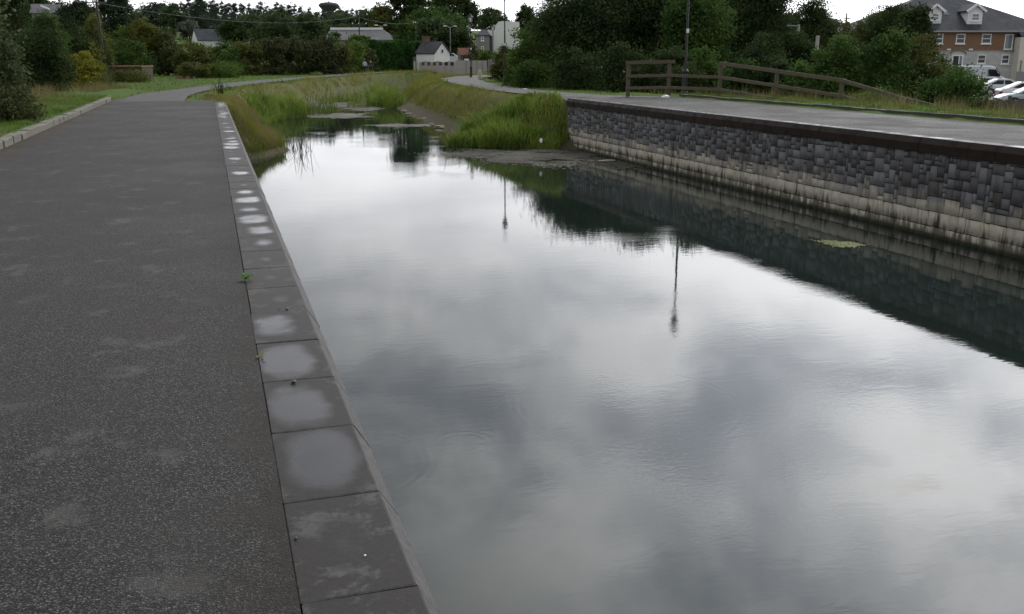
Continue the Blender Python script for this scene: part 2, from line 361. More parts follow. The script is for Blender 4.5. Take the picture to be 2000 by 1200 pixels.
M['white'] = simple('white_render', (.72, .72, .70), .8, .1, 1.5); M['whitepaint'] = simple('white_paint', (.75, .76, .76), .45, .06)
M['cream'] = simple('cream_render', (.60, .58, .50), .8, .1, 1.5); M['greyrender'] = simple('grey_render', (.20, .19, .175), .85, .18, 1.0)
M['palewall'] = simple('pale_garden_wall', (.33, .315, .285), .85, .2, 1.2)
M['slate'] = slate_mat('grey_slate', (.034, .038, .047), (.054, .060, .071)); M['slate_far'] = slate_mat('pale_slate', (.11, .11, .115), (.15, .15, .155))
M['slate_dark'] = slate_mat('dark_slate', (.045, .048, .056), (.07, .073, .082))
M['redroof'] = simple('rusty_red_roof', (.16, .055, .035), .8, .35, 3); M['orangeroof'] = simple('rusty_orange_roof', (.17, .062, .030), .75, .35, 4)
M['brick'] = brick_mat('brown_brick', (.25, .132, .062), (.19, .102, .050), (.17, .13, .09)); M['stonewall'] = brick_mat('grey_block_stone', (.50, .51, .48), (.40, .41, .39), (.34, .34, .33), .5, .25)
M['chimbrick'] = simple('chimney_brick', (.13, .07, .048), .85, .35, 5)
M['glass'] = glass_mat('window_glass'); M['glass_pale'] = glass_mat('pale_window_glass', (.16, .20, .21)); M['carglass'] = glass_mat('car_glass', (.012, .014, .016))
M['silver'] = paint_mat('silver_car_paint', (.55, .58, .62), .3, .35); M['carwhite'] = paint_mat('white_car_paint', (.78, .80, .82)); M['vanwhite'] = paint_mat('white_van_paint', (.46, .50, .52), .4)
M['bluegrey'] = paint_mat('blue_grey_car_paint', (.42, .48, .52), .3, .3)
M['tyre'] = simple('tyre_rubber', (.018, .018, .018), .8, .1); M['rim'] = simple('wheel_rim', (.35, .36, .37), .35, .05, metal=.7)
M['redlens'] = simple('red_lens', (.25, .02, .02), .2, .05); M['clearlens'] = simple('clear_lens', (.6, .62, .62), .15, .05)
M['skin'] = simple('skin', (.42, .26, .19), .6, .05); M['hair'] = simple('dark_hair', (.03, .022, .016), .6, .1)
M['shirt_pale'] = simple('pale_blue_top', (.50, .56, .66), .8, .1); M['shirt_dark'] = simple('dark_jacket', (.035, .037, .045), .8, .1)
M['trousers'] = simple('navy_trousers', (.014, .016, .028), .8, .1); M['concrete'] = simple('concrete', (.26, .26, .25), .85, .15, 2)
M['stone_pale'] = simple('pale_stone', (.40, .38, .34), .8, .2, 5); M['tower'] = simple('dark_concrete', (.05, .048, .046), .85, .2, 2); M['mudstone'] = simple('muddy_stone', (.26, .225, .165), .9, .35, 6); M['litter'] = simple('white_litter', (.75, .76, .76), .6, .08)
M['cable'] = simple('cable', (.05, .05, .055), .6, .05)
M['weedmat'] = leaf_mat('floating_weed', (.12, .115, .095), (.21, .20, .17), .05); M['scum'] = leaf_mat('floating_scum', (.055, .052, .042), (.125, .118, .098), .05)
M['weedlime'] = leaf_mat('pale_green_weed', (.16, .19, .07), (.34, .36, .2), .1)
G = dict(
 near=leaf_mat('near_shrub_leaves', (0.0253, 0.0414, 0.0184), (0.0978, 0.1207, 0.0552)), dark=leaf_mat('dark_tree_leaves', (0.0159, 0.029, 0.0101), (0.0609, 0.0899, 0.029)),
 conifer=leaf_mat('conifer_needles', (0.0168, 0.0308, 0.0168), (0.0532, 0.0812, 0.0364), .1), green=leaf_mat('mid_green_leaves', (0.0375, 0.0775, 0.015), (0.1313, 0.2, 0.0425)),
 deep=leaf_mat('deep_green_leaves', (0.0224, 0.0532, 0.0126), (0.0868, 0.1512, 0.0336)), olive=leaf_mat('olive_leaves', (0.0442, 0.0572, 0.0156), (0.1365, 0.1495, 0.0416)),
 brown=leaf_mat('brownish_leaves', (.034, .044, .018), (.086, .098, .038)), yellow=leaf_mat('yellow_green_leaves', (.085, .10, .014), (.26, .26, .04), .3),
 lime=leaf_mat('yellowing_leaves', (.055, .070, .016), (.145, .15, .036)), hedge=leaf_mat('clipped_hedge_leaves', (0.0138, 0.046, 0.0115), (0.0575, 0.1323, 0.0299), .15),
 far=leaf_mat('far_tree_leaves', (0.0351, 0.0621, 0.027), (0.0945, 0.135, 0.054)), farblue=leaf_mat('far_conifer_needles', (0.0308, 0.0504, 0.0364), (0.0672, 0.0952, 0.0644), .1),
 grey=leaf_mat('grey_green_leaves', (.075, .085, .065), (.17, .18, .14)),
 lawn=leaf_mat('lawn_blades', (.045, .105, .010), (.14, .205, .038), .3, 1.2, (.19, .165, .07)), straw=leaf_mat('straw_grass', (.10, .085, .032), (.29, .24, .12), .25, .5, (.10, .15, .03)),
 bank=leaf_mat('bank_grass', (.10, .145, .022), (.27, .26, .065), .25, .45, (.30, .22, .09)), reed=leaf_mat('reed_leaves', (.050, .115, .012), (.25, .33, .065), .3, .9, (.24, .21, .09)),
 weed=leaf_mat('weed_leaf', (.05, .14, .02), (.12, .26, .05), .3))
# ================================================================ SETTING: ground, canal, paths
LW = [(.2, -70), (.2, 36.6), (1.7, 38.4), (3.05, 41.6), (2.8, 48), (2.9, 56), (3.2, 61), (6, 66), (8.4, 74), (9.2, 84), (11.3, 90), (15.3, 105), (19.2, 116), (24.5, 128), (33, 139), (52, 150), (80, 158)]
RW = [(15.3, -70), (15.3, 37.4), (14.3, 38.6), (10.4, 41.4), (11.6, 46), (11.9, 50), (12.2, 55), (13, 65.5), (13.8, 75), (14.2, 81), (16, 91), (17.6, 100), (21.6, 113), (27, 123), (36, 132), (54, 142), (82, 149)]
LT = [(-.6, -70), (-.6, 38.5), (.6, 39.6), (.8, 45), (1.2, 50), (1.6, 58), (2.2, 68), (5.6, 78), (9.5, 95), (13.8, 108), (19, 118), (25, 129.5), (34, 141.5), (52, 153.5), (80, 162)]
RT = [(16, -70), (16, 39.6), (14.6, 41), (14.0, 46), (14.4, 54), (15.8, 66), (17.6, 80), (19.6, 91), (22.6, 100.5), (27, 110), (32.5, 119), (39, 127), (54, 137), (82, 145)]
def seg_dist(P, poly, closed=True):
    A = np.array(poly); B = np.roll(A, -1, 0)
    if not closed: A, B = A[:-1], B[:-1]
    d = np.full(len(P), 1e9)
    for a, b in zip(A, B):
        ab = b - a; t = np.clip(((P - a) @ ab) / max(ab @ ab, 1e-9), 0, 1)
        d = np.minimum(d, np.hypot(*(P - a - t[:, None] * ab).T))
    return d
def inside(P, poly):
    r = np.zeros(len(P), bool); A = np.array(poly); B = np.roll(A, -1, 0); x, y = P.T
    for (x0, y0), (x1, y1) in zip(A, B):
        c = (y0 > y) != (y1 > y)
        if abs(y1 - y0) > 1e-9: r ^= c & (x < (x1 - x0) * (y - y0) / (y1 - y0) + x0)
    return r
WPOLY = LW + RW[::-1]; TPOLY = LT + RT[::-1]
FENCE_LINE = [(72, 135), (44, 107), (31, 92), (25, 74), (21.2, 57), (19.4, 47), (18.6, 42.2), (20.0, 40.2), (21.4, 38.3), (22.3, 35), (22.7, 31), (22.5, 26), (22.2, 20), (22.2, -70)]
def pnoise(P, s, seed):
    r = np.random.default_rng(seed); k = r.normal(0, 1, (7, 2)); ph = r.uniform(0, 6.28, 7); return np.sin((P @ k.T) / s + ph).mean(1) * 1.6
def sm(t): t = np.clip(t, 0, 1); return t * t * (3 - 2 * t)
def base_z(P):
    x, y = P.T; d = np.hypot(x, y)
    z = -.05 - .17 * sm((y - 42) / 30)
    left = x < 7 + .35 * np.maximum(y - 60, 0)
    lz = np.where(y < 46, .08, .08 - .3 * sm((y - 46) / 30)) + .025 * np.maximum(-x - 4.2, 0) * sm((60 - y) / 20)
    z = np.where(left & (x < -4.3) & (y < 60), np.maximum(z, np.minimum(lz, .6)), z)
    f = seg_dist(P, FENCE_LINE, False); side = inside(P, FENCE_LINE + [(400, -70), (400, 135)])
    rz = .09 + 0 * x
    z = np.where((x > 19.95) & (y < 40) & ~side, rz, z)
    z = np.where(side, np.where(y < 44, .09, z) - (1.62 - .30 * sm((y - 44) / 10)) * sm(f / 10.0), z)
    az = np.arctan2(x, y); hillk = .047 * np.interp(az, [-.6, 0, .55, .8, 1.2], [1.25, 1.0, .85, .45, .4])
    z = z + hillk * np.maximum(d - 150, 0) * sm((d - 150) / 60) * np.where(d > 520, 520 / np.maximum(d, 1), 1)
    return z
def zfun(P, zones=False):
    P = np.asarray(P, float); zb = base_z(P)
    inW, inT = inside(P, WPOLY), inside(P, TPOLY); dW, dT = seg_dist(P, WPOLY), seg_dist(P, TPOLY)
    t = np.where(inW, 0, np.where(inT, dW / (dW + dT + 1e-6), 1))
    prof = np.interp(t, [0, .12, .4, .78, 1], [0, .13, .26, .86, 1.0])
    bot = WZ - .03
    z = np.where(inW, bot - np.minimum(dW * .35, .9), bot + (zb - bot) * prof)
    silt = sm((P[:, 1] - 88) / 25)                                  # far reach is silted up
    z = np.where(inW, np.maximum(z, WZ - .25 + .5 * silt * sm((P[:, 1] - 100) / 20)), z) if False else z
    if not zones: return z
    x, y = P.T
    dry = np.where(inT, sm((t - .2) / .2), .35 * sm((6 - dT) / 6) * (y > 40))
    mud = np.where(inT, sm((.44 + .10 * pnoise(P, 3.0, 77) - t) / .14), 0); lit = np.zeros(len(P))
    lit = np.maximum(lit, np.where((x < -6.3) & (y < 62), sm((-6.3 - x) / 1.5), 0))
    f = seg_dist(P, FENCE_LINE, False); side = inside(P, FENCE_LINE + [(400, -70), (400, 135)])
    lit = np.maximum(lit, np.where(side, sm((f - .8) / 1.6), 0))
    return z, np.stack([dry, mud, lit], 1)
def z1(x, y): return float(zfun([(x, y)])[0])
def build_ground():
    xs = np.concatenate([np.arange(-1500, -300, 100), np.arange(-300, -30, 9), np.arange(-30, -6, 1.0), np.arange(-6, 40, .5), np.arange(40, 100, 2.), np.arange(100, 420, 9), np.arange(420, 1700, 100)])
    ys = np.concatenate([np.arange(-80, -4, 4), np.arange(-4, 66, .5), np.arange(66, 170, 1.2), np.arange(170, 700, 9), np.arange(700, 2600, 100)])
    X, Y = np.meshgrid(xs, ys); P = np.stack([X.ravel(), Y.ravel()], 1); z, zn = zfun(P, True)
    z = z + np.where((P[:, 0] > -3.8) & (P[:, 0] < 20) & (P[:, 1] < 40.5), 0, rng.normal(0, .02, len(P)))
    V = np.column_stack([P, z]); nx, ny = len(xs), len(ys); i = np.arange(nx - 1); j = np.arange(ny - 1)
    a = (j[:, None] * nx + i[None]).ravel(); F = np.stack([a, a + 1, a + nx + 1, a + nx], 1)
    me = np_mesh('ground', V, F, True); at_ = me.color_attributes.new('zone', 'FLOAT_COLOR', 'POINT')
    at_.data.foreach_set('color', np.column_stack([zn, np.ones(len(zn))]).astype(np.float32).ravel())
    tag(link('ground', me, M['ground']), kind='structure')
build_ground()
def sheet(name, Lp, Rp, mat, lift=.03, step=.8, nx=6, flat=None):
    def resample(pl):
        pl = np.array(pl, float); s = np.r_[0, np.cumsum(np.hypot(*np.diff(pl, axis=0).T))]; return pl, s / s[-1], s[-1]
    a, sa, la = resample(Lp); b, sb, lb = resample(Rp); n = max(2, int(max(la, lb) / step))
    u = np.linspace(0, 1, n); A = np.stack([np.interp(u, sa, a[:, 0]), np.interp(u, sa, a[:, 1])], 1); B = np.stack([np.interp(u, sb, b[:, 0]), np.interp(u, sb, b[:, 1])], 1)
    t = np.linspace(0, 1, nx + 1); P = (A[:, None] * (1 - t[None, :, None]) + B[:, None] * t[None, :, None]).reshape(-1, 2)
    z = np.full(len(P), flat) if flat is not None else zfun(P) + lift
    a = (np.arange(n - 1)[:, None] * (nx + 1) + np.arange(nx)[None]).ravel()
    return tag(link(name, np_mesh(name, np.column_stack([P, z]), np.stack([a, a + 1, a + nx + 2, a + nx + 1], 1), True), mat), kind='structure')
sheet('towpath', [(-3.83, -8), (-3.83, 41.3)], [(.147, -8), (.147, 41.3)], M['asphalt'], flat=0.0)
sheet('path', [(-3.83, 41.32), (-3.75, 44), (-3.3, 51.4), (-2.0, 60.8), (-.2, 71.7), (3.0, 85), (7.4, 97), (10.8, 107), (15, 118.5), (20.3, 131.5), (29.5, 147), (47, 163), (80, 178)],
      [(-1.0, 41.32), (-1.0, 46), (-.7, 52), (-.1, 58.2), (1.3, 66.9), (4.2, 78.6), (8.3, 92), (12.6, 104.5), (17, 116.5), (22.3, 129), (31.5, 144.5), (49, 160), (80, 175)], M['asphalt_pale'], lift=.05)
sheet('quayside_path', [(15.1, -8), (15.1, 39.4)], [(19.84, -8), (19.84, 38.98)], M['asphalt'], flat=0.0)
sheet('path', [(15.1, 39.42), (14.75, 43), (14.5, 46), (15.1, 53.3), (17.0, 66.7), (18.9, 80), (21.2, 91), (24.9, 100), (30, 108.5), (39, 116.5)],
      [(19.84, 39.0), (17.6, 41.6), (17.2, 46), (17.4, 51.6), (18.2, 58.5), (21.2, 75), (23.5, 86), (26.4, 94.5), (31.5, 102.5), (40, 111)], M['asphalt_pale'], lift=.06)
# water
tag(link('water', np_mesh('water', [(-.3, -70, WZ), (15.6, -70, WZ), (15.6, 37, WZ), (90, 120, WZ), (90, 165, WZ), (-.3, 120, WZ)], [[0, 1, 2, 5], [2, 3, 4, 5]]), M['water']), kind='structure')
# ---- canal walls: rubble facing, mortar core, coping stones
def rubble(y0, y1, z0, z1_, xf, s, seed):
    r = np.random.default_rng(seed); c = .108; nxc = int((y1 - y0) / c); nz = int(round((z1_ - z0) / c)); used = np.zeros((nxc, nz), bool); V = []; F = []
    ch = [(2, 2), (3, 2), (2, 3), (1, 2), (3, 3), (2, 1), (1, 1), (4, 2), (4, 3), (1, 3), (3, 1)]; pr = np.array([6, 3, 4.5, 3, 3, 1.2, 1.4, .8, .8, 1.6, .4]); pr /= pr.sum()
    for iz in range(nz):
        for ix in range(nxc):
            if used[ix, iz]: continue
            for k in r.choice(len(ch), 6, p=pr):
                cw, chh = ch[k]
                if iz < 9: cw, chh = int(r.choice((1, 2, 2, 3, 3, 4, 5))), 3 - iz % 3          # large coursed blocks near the water
                if ix + cw <= nxc and iz + chh <= nz and not used[ix:ix + cw, iz:iz + chh].any(): break
            else: cw = chh = 1
            used[ix:ix + cw, iz:iz + chh] = True
            ya, yb = y0 + ix * c + .007, y0 + (ix + cw) * c - .007; za, zb = z0 + iz * c + .007, z0 + (iz + chh) * c - .007
            dpt = .016 + r.random() * .010; q = [(ya, za), (yb, za), (yb, zb), (ya, zb)]; b = len(V); j = r.normal(0, .006, (4, 2)); tl = r.normal(0, .002, 4)
            for (yy, z), jj in zip(q, j): V.append((xf, yy + jj[0], z + jj[1]))
            for n_, ((yy, z), jj) in enumerate(zip(q, j)):
                V.append((xf + s * (dpt + tl[n_]), yy + jj[0] + (.006 if n_ in (0, 3) else -.006), z + jj[1] + (.006 if n_ < 2 else -.006)))
            F += [(b + 4, b + 5, b + 6, b + 7), (b, b + 1, b + 5, b + 4), (b + 1, b + 2, b + 6, b + 5), (b + 2, b + 3, b + 7, b + 6), (b + 3, b, b + 4, b + 7)]
    return np_mesh('masonry', V, F)
def coping_mesh(s):
    mb = MB(); hl = .3605 if s > 0 else .3630; pr = [(-.185, 0), (.185, 0), (.262, -.125), (.262, -.355 if s > 0 else -.315), (-.185, -.355 if s > 0 else -.315)]
    for k in range(2): mb.v += [(s * x, (-hl, hl)[k], z) for x, z in pr]
    mb.f = [[0, 1, 2, 3, 4], [9, 8, 7, 6, 5]] + [[k, k + 5, (k + 1) % 5 + 5, (k + 1) % 5] for k in range(5)]
    o = mb.build('coping_stone', M['coping' if s > 0 else 'coping_far'], bevel=.005); me = o.data; bpy.data.objects.remove(o); return me
def canal_wall(label, xc, s, yend, xcore, seed, plan):
    t = thing('canal_wall', label, 'canal wall', (xc, 0, 0)); n = 0; me = coping_mesh(s); y = -2.40
    while y + .73 < yend:
        o = link('coping_stone', me, None, t, (random.uniform(-.003, .003), y + .365, random.uniform(-.002, .002))); o.rotation_euler = (random.uniform(-.004, .004), random.uniform(-.006, .006), 0)
        p = plan.get(n)
        if p is None:
            sz = random.choice((-.3, -.2, .1, .45, .6, .75, .9)); p = (sz, random.uniform(.3, .7), random.uniform(.3, .7))
        o.color = (p[0] + .0, p[1], p[2], 1); y += .73; n += 1
    mk = rubble(-2.4, y, WZ - .42, -.355 if s > 0 else -.305, xcore - xc, s, seed); link('masonry', mk, M['wall'], t)
    MB().box(min(-s * .17, xcore - xc + s * .001), max(-s * .17, xcore - xc + s * .001), -2.4, y - .01, WZ - 1, -.352).build('mortar_core', M['mortar'], t)
    return y
# plan: (film size, across, along) of the standing water on each near stone; .5 = centred
PL = {5: (-.25, .5, .5), 6: (-.35, .5, .5), 7: (-.3, .5, .5), 8: (.95, .5, .55), 9: (.85, .35, .45), 10: (.98, .36, .5), 11: (.72, .3, .55), 12: (.05, .6, .4), 13: (-.3, .5, .5), 14: (-.3, .5, .5), 15: (.35, .6, .6),
      16: (.62, .6, .5), 17: (.9, .5, .5), 18: (.45, .5, .45), 19: (.9, .45, .5), 20: (.55, .5, .5), 21: (-.2, .5, .5), 22: (-.3, .5, .5), 23: (.7, .5, .5)}
YE = canal_wall('low stone canal edge with wet puddled coping slabs beside the near asphalt towpath', .335, 1, 39.5, .50, 3, PL)
canal_wall('long dark rubble stone canal wall with pale lime band across the water', 14.925, -1, 39.7, 14.74, 4, {})
MB().box(-.9, .15, 41.05, 41.22, -.2, .012).build('edging_strip', M['kerb']); tag(bpy.data.objects['edging_strip'], 'thin pale edging stone across the towpath end beside the grass', 'edging')
# ---- kerbs
def kerb(label, x, ya, yb, mat, hgt, wd, gap):
    t = thing('kerb', label, 'kerb', (x, ya, 0)); y = ya
    while y < yb:
        ln = random.uniform(.8, 1.05); mb = MB(); j = lambda a: random.uniform(-a, a)
        h1, h2 = hgt + j(.018), hgt + j(.018); a, b = y - ya + gap, y - ya + ln - gap
        mb.hexa([(-wd / 2 + j(.012), a, -.2), (wd / 2 + j(.015), a, -.2), (wd / 2 + j(.015), b, -.2), (-wd / 2 + j(.012), b, -.2),
                 (-wd / 2 + j(.012), a, h1), (wd / 2 + j(.015), a, h1), (wd / 2 + j(.015), b, h2), (-wd / 2 + j(.012), b, h2)])
        mb.build('kerb_stone', mat, t, bevel=.012); y += ln
kerb('rough pale kerb stones between the near towpath and left grass verge', -3.93, 6, 41.6, M['kerb'], .14, .20, .012)
kerb('low dark kerb along the far quayside path below the timber fence', 19.95, -3, 38.6, M['kerb_dark'], .13, .18, .004)
# ================================================================ grass and reeds
def blades(name, P, h, wd, mat, lean=.35, seg=1, label=None, cat=None, kind='stuff', hv=.35):
    P = np.asarray(P, np.float32); n = len(P); r = rng
    hh = h * (1 + hv * r.normal(0, 1, n)).clip(.35, 1.9); a = r.uniform(0, 2 * np.pi, n); la = r.uniform(0, 2 * np.pi, n); ln = np.abs(r.normal(0, lean, n)) * hh
    dx, dy = np.cos(a) * wd / 2, np.sin(a) * wd / 2; lx, ly = np.cos(la) * ln, np.sin(la) * ln; z0 = P[:, 2] - .02
    if seg == 1:
        V = np.stack([np.column_stack([P[:, 0] - dx, P[:, 1] - dy, z0]), np.column_stack([P[:, 0] + dx, P[:, 1] + dy, z0]), np.column_stack([P[:, 0] + lx, P[:, 1] + ly, z0 + hh])], 1).reshape(-1, 3)
        F = np.arange(3 * n).reshape(-1, 3)
    else:
        rows = [(0, 0, .8), (.45, .22, 1.0), (.8, .62, .75), (1.0, 1.15, .08)]; Vs = []
        for f, q, ww in rows:
            for sg in (-1, 1):
                Vs.append(np.column_stack([P[:, 0] + sg * dx * ww + lx * q, P[:, 1] + sg * dy * ww + ly * q, z0 + hh * (f - .12 * q * q * np.abs(ln) / hh)]))
        V = np.stack(Vs, 1).reshape(-1, 3); b = np.arange(n) * 8
        F = np.concatenate([np.stack([b + 2 * k, b + 2 * k + 1, b + 2 * k + 3, b + 2 * k + 2], 1) for k in range(3)])
    o = link(name, np_mesh(name, V, F), mat); return tag(o, label, cat, kind=kind)
def scatter(n, x0, x1, y0, y1, keep, seed):
    r = np.random.default_rng(seed); P = np.column_stack([r.uniform(x0, x1, n), r.uniform(y0, y1, n)]); P = P[keep(P)]
    return np.column_stack([P, zfun(P)])
def tz(P):
    inW, inT = inside(P, WPOLY), inside(P, TPOLY); dW, dT = seg_dist(P, WPOLY), seg_dist(P, TPOLY)
    return np.where(inW, 0, np.where(inT, dW / (dW + dT + 1e-6), 1)), np.where(inT, -dT, dT)
PATHL = [(-3.83, -8), (-3.83, 41.32), (-3.75, 44), (-3.3, 51.4), (-2.0, 60.8), (-0.2, 71.7), (3.0, 85), (7.4, 97), (10.8, 107), (15, 118.5), (20.3, 131.5), (29.5, 147), (47, 163), (80, 178), (80, 175), (49, 160), (31.5, 144.5), (22.3, 129), (17, 116.5), (12.6, 104.5), (8.3, 92), (4.2, 78.6), (1.3, 66.9), (-0.1, 58.2), (-0.7, 52), (-1.0, 46), (-1.0, 41.32), (0.6, 41.0), (0.6, -8)]
PATHR = [(14.6, -8), (14.6, 39.6), (14.75, 43), (14.5, 46), (15.1, 53.3), (17.0, 66.7), (18.9, 80), (21.2, 91), (24.9, 100), (30, 108.5), (39, 116.5), (40, 111), (31.5, 102.5), (26.4, 94.5), (23.5, 86), (21.2, 75), (18.2, 58.5), (17.4, 51.6), (17.2, 46), (17.6, 41.6), (19.84, 39.0), (20.05, 38.9), (20.05, -8)]
def free(P): return ~inside(P, PATHL) & ~inside(P, PATHR)
S = scatter(52000, -9, -3.75, 14, 46, lambda P: (P[:, 0] < -4.03) & free(P), 11)
blades('grass', S, .085, .012, G['lawn'], .5, label='short green grass on the verge beyond the left kerb', cat='grass')
S = scatter(60000, -12, 30, 41, 150, lambda P: free(P) & (tz(P)[0] >= .97) & ((tz(P)[1] < 5) | (P[:, 1] > 60)) & (P[:, 0] < 8 + .35 * (P[:, 1] - 40)) & (P[:, 0] < P[:, 1] * .36 - 4), 12)
blades('grass', S, .12, .035, G['lawn'], .5, label='mown green grass between the left path and the canal bank', cat='grass')
S = scatter(42000, 12, 45, 40, 120, lambda P: free(P) & (tz(P)[0] >= .97) & (tz(P)[1] < 6.5) & (P[:, 0] > P[:, 1] * .19), 13)
blades('grass', S, .12, .030, G['lawn'], .5, label='mown green grass along the right hand curving path', cat='grass')
S = scatter(190000, 0, 60, 39.5, 150, lambda P: free(P) & (tz(P)[0] > np.where(P[:, 1] > 72, .50, .36)) & (tz(P)[1] < 2.2) & (P[:, 0] < 9 + .25 * (P[:, 1] - 40)) & (pnoise(P, 1.3, 4) > -.5), 14)
blades('long_grass', S, .46 * (1 + .5 * pnoise(S[:, :2], 1.5, 8)).clip(.4, 1.6) * (1.15 - np.where(S[:, 1] > 88, .35, .85) * tz(S[:, :2])[0]), .04, G['bank'], .45, label='long straw and green grass on the left canal bank', cat='long grass')
S = scatter(60000, -.3, 3.4, 37.5, 49, lambda P: free(P) & (tz(P)[0] > .10) & (tz(P)[1] < 1.5) & (pnoise(P, .8, 9) > -.85), 15)
S0 = S; S = scatter(60000, 0, 50, 41, 135, lambda P: free(P) & (tz(P)[0] > .42) & (tz(P)[0] < .97) & (tz(P)[1] < 1.5) & (pnoise(P, .9, 41) > .62), 41)
blades('long_grass', S, .62 * (1.2 - .6 * tz(S[:, :2])[0]), .03, G['straw'], .45, label='clumps of tall straw coloured seed grass dotted over both canal banks', cat='long grass')
S = scatter(50000, 0, 50, 41, 135, lambda P: free(P) & (tz(P)[0] > .40) & (tz(P)[1] < 1.5) & (pnoise(P, .8, 43) > .66), 43)
blades('weeds', S, .34, .075, G['green'], .6, label='broad leaved green weeds dotted over both canal banks', cat='weeds')
S = S0; k_ = np.arange(len(S)) % 5 < 3; blades('long_grass', S[k_], .25 * (1 + 1.2 * pnoise(S[k_][:, :2], .35, 13)).clip(.15, 2.6) * (1.1 - .85 * tz(S[k_][:, :2])[0]), .016, G['bank'], .6, label='green tufts among the dry grass at the near coping end', cat='long grass'); S = S[~k_]
blades('long_grass', S, .28 * (1 + 1.2 * pnoise(S[:, :2], .4, 3)).clip(.2, 2.5) * (1.1 - .85 * tz(S[:, :2])[0]), .016, G['straw'], .6, label='dry brown grass beside the end of the near coping', cat='long grass')
S = scatter(130000, 9, 45, 40, 125, lambda P: free(P) & (tz(P)[0] > .36) & (tz(P)[1] < 2.4) & (P[:, 0] > 9 + .15 * (P[:, 1] - 40)) & (pnoise(P, 1.2, 5) > -.5), 16)
blades('long_grass', S, .50 * (1 + .55 * pnoise(S[:, :2], 1.3, 9)).clip(.4, 1.7) * (1.15 - .85 * tz(S[:, :2])[0]), .036, G['bank'], .45, label='tall brown and green grass on the right canal bank', cat='long grass')
S = scatter(34000, 20.0, 24.5, -2, 40.5, lambda P: (P[:, 0] > 20.06) & (seg_dist(P, FENCE_LINE, False) < 3.2) & (pnoise(P, 1.0, 2) > -.9), 17)
blades('grass', S, .11, .014, G['lawn'], .5, label='rough grass strip between the dark kerb and timber fence', cat='grass')
S = scatter(15000, 19, 27, 12, 45, lambda P: (P[:, 0] > 20.3) & (seg_dist(P, FENCE_LINE, False) < 2.0) & (pnoise(P, .7, 21) > .1), 18)
blades('long_grass', S, .38, .016, G['straw'], .45, label='straggling dry grass under the timber fence rails', cat='long grass')
S = scatter(14000, -11, -5, 16, 70, lambda P: (np.abs(P[:, 0] + 7 - .012 * (P[:, 1] - 16)) < 1.3) & (pnoise(P, 1.0, 6) > .0), 19)
blades('long_grass', S, .40, .02, G['straw'], .5, label='withered long grass at the foot of the left bushes', cat='long grass')
def reed(name, label, poly, n, h, seed, mat='reed', wd=.03):
    r = np.random.default_rng(seed); A = np.array(poly); P = np.column_stack([r.uniform(A[:, 0].min(), A[:, 0].max(), n), r.uniform(A[:, 1].min(), A[:, 1].max(), n)])
    P = P[inside(P, poly)]; P = P[pnoise(P, .55, seed) > (-.95 if seed != 33 else -9)]; e = np.minimum(seg_dist(P, poly) / .8, 1)
    z = np.maximum(zfun(P), WZ - .05); Q = np.column_stack([P, z])
    h = h * (1 + .75 * pnoise(P, .6, seed + 5)).clip(.45, 1.7) * (1.12 - .5 * tz(P)[0])
    o = blades(name, Q, h, wd, G[mat], .62, 3, label, 'reeds', 'stuff' if seed in (33, 37) else 'thing', .42); return o
reed('reed_bed', 'large bright green reed bed against the end of the far stone wall', [(9.85, 41.2), (11.2, 44.2), (13.2, 44.6), (14.6, 43.2), (15.0, 41.0), (14.72, 38.9), (13.9, 38.5), (13.4, 38.9), (12, 39.9)], 14500, .60, 31)
reed('reed_bed', 'bushy green reed clump on the left bank past the near coping end', [(2.05, 56), (2.3, 62), (3.6, 66.6), (5.2, 69.5), (6.5, 68.6), (6.1, 66.0), (4.7, 63.3), (3.3, 60), (2.95, 55)], 8500, .62, 32, wd=.04)
reed('reed_bed', 'low bright green reed strip on the mud shelf beyond the left clump', [(8.0, 82.5), (10.5, 89), (14, 101), (17, 108), (20, 115.5), (18.5, 108), (15.7, 101), (12.3, 90), (9.6, 83)], 4800, .48, 33, wd=.06)
reed('reed_bed', 'green and yellow reed tuft where the right bank narrows the channel', [(13.0, 75.5), (13.2, 85), (14.6, 94), (16.6, 97), (16.4, 90), (14.9, 82), (14.6, 74.5)], 6000, .75, 34, wd=.05)
reed('reed_bed', 'sparse dark rushes standing in the water by the left clump', [(6.2, 66.2), (6.6, 69), (8.2, 72.5), (8.9, 72), (7.8, 67.2)], 420, .8, 35, 'green', .03)
reed('reed_bed', 'few dark bent stems standing in the water off the left mud spit', [(3.0, 40.2), (3.9, 40.0), (4.0, 42.6), (3.3, 43.2)], 75, .42, 36, 'dark', .02)
reed('reed_bed', 'ragged weeds fringing the left mud spit waterline', [(.9, 36.9), (1.75, 38.2), (3.1, 41.2), (3.0, 44), (2.6, 44), (2.5, 41.6), (1.4, 39.2), (.8, 37.6)], 1500, .26, 37, 'reed', .018)
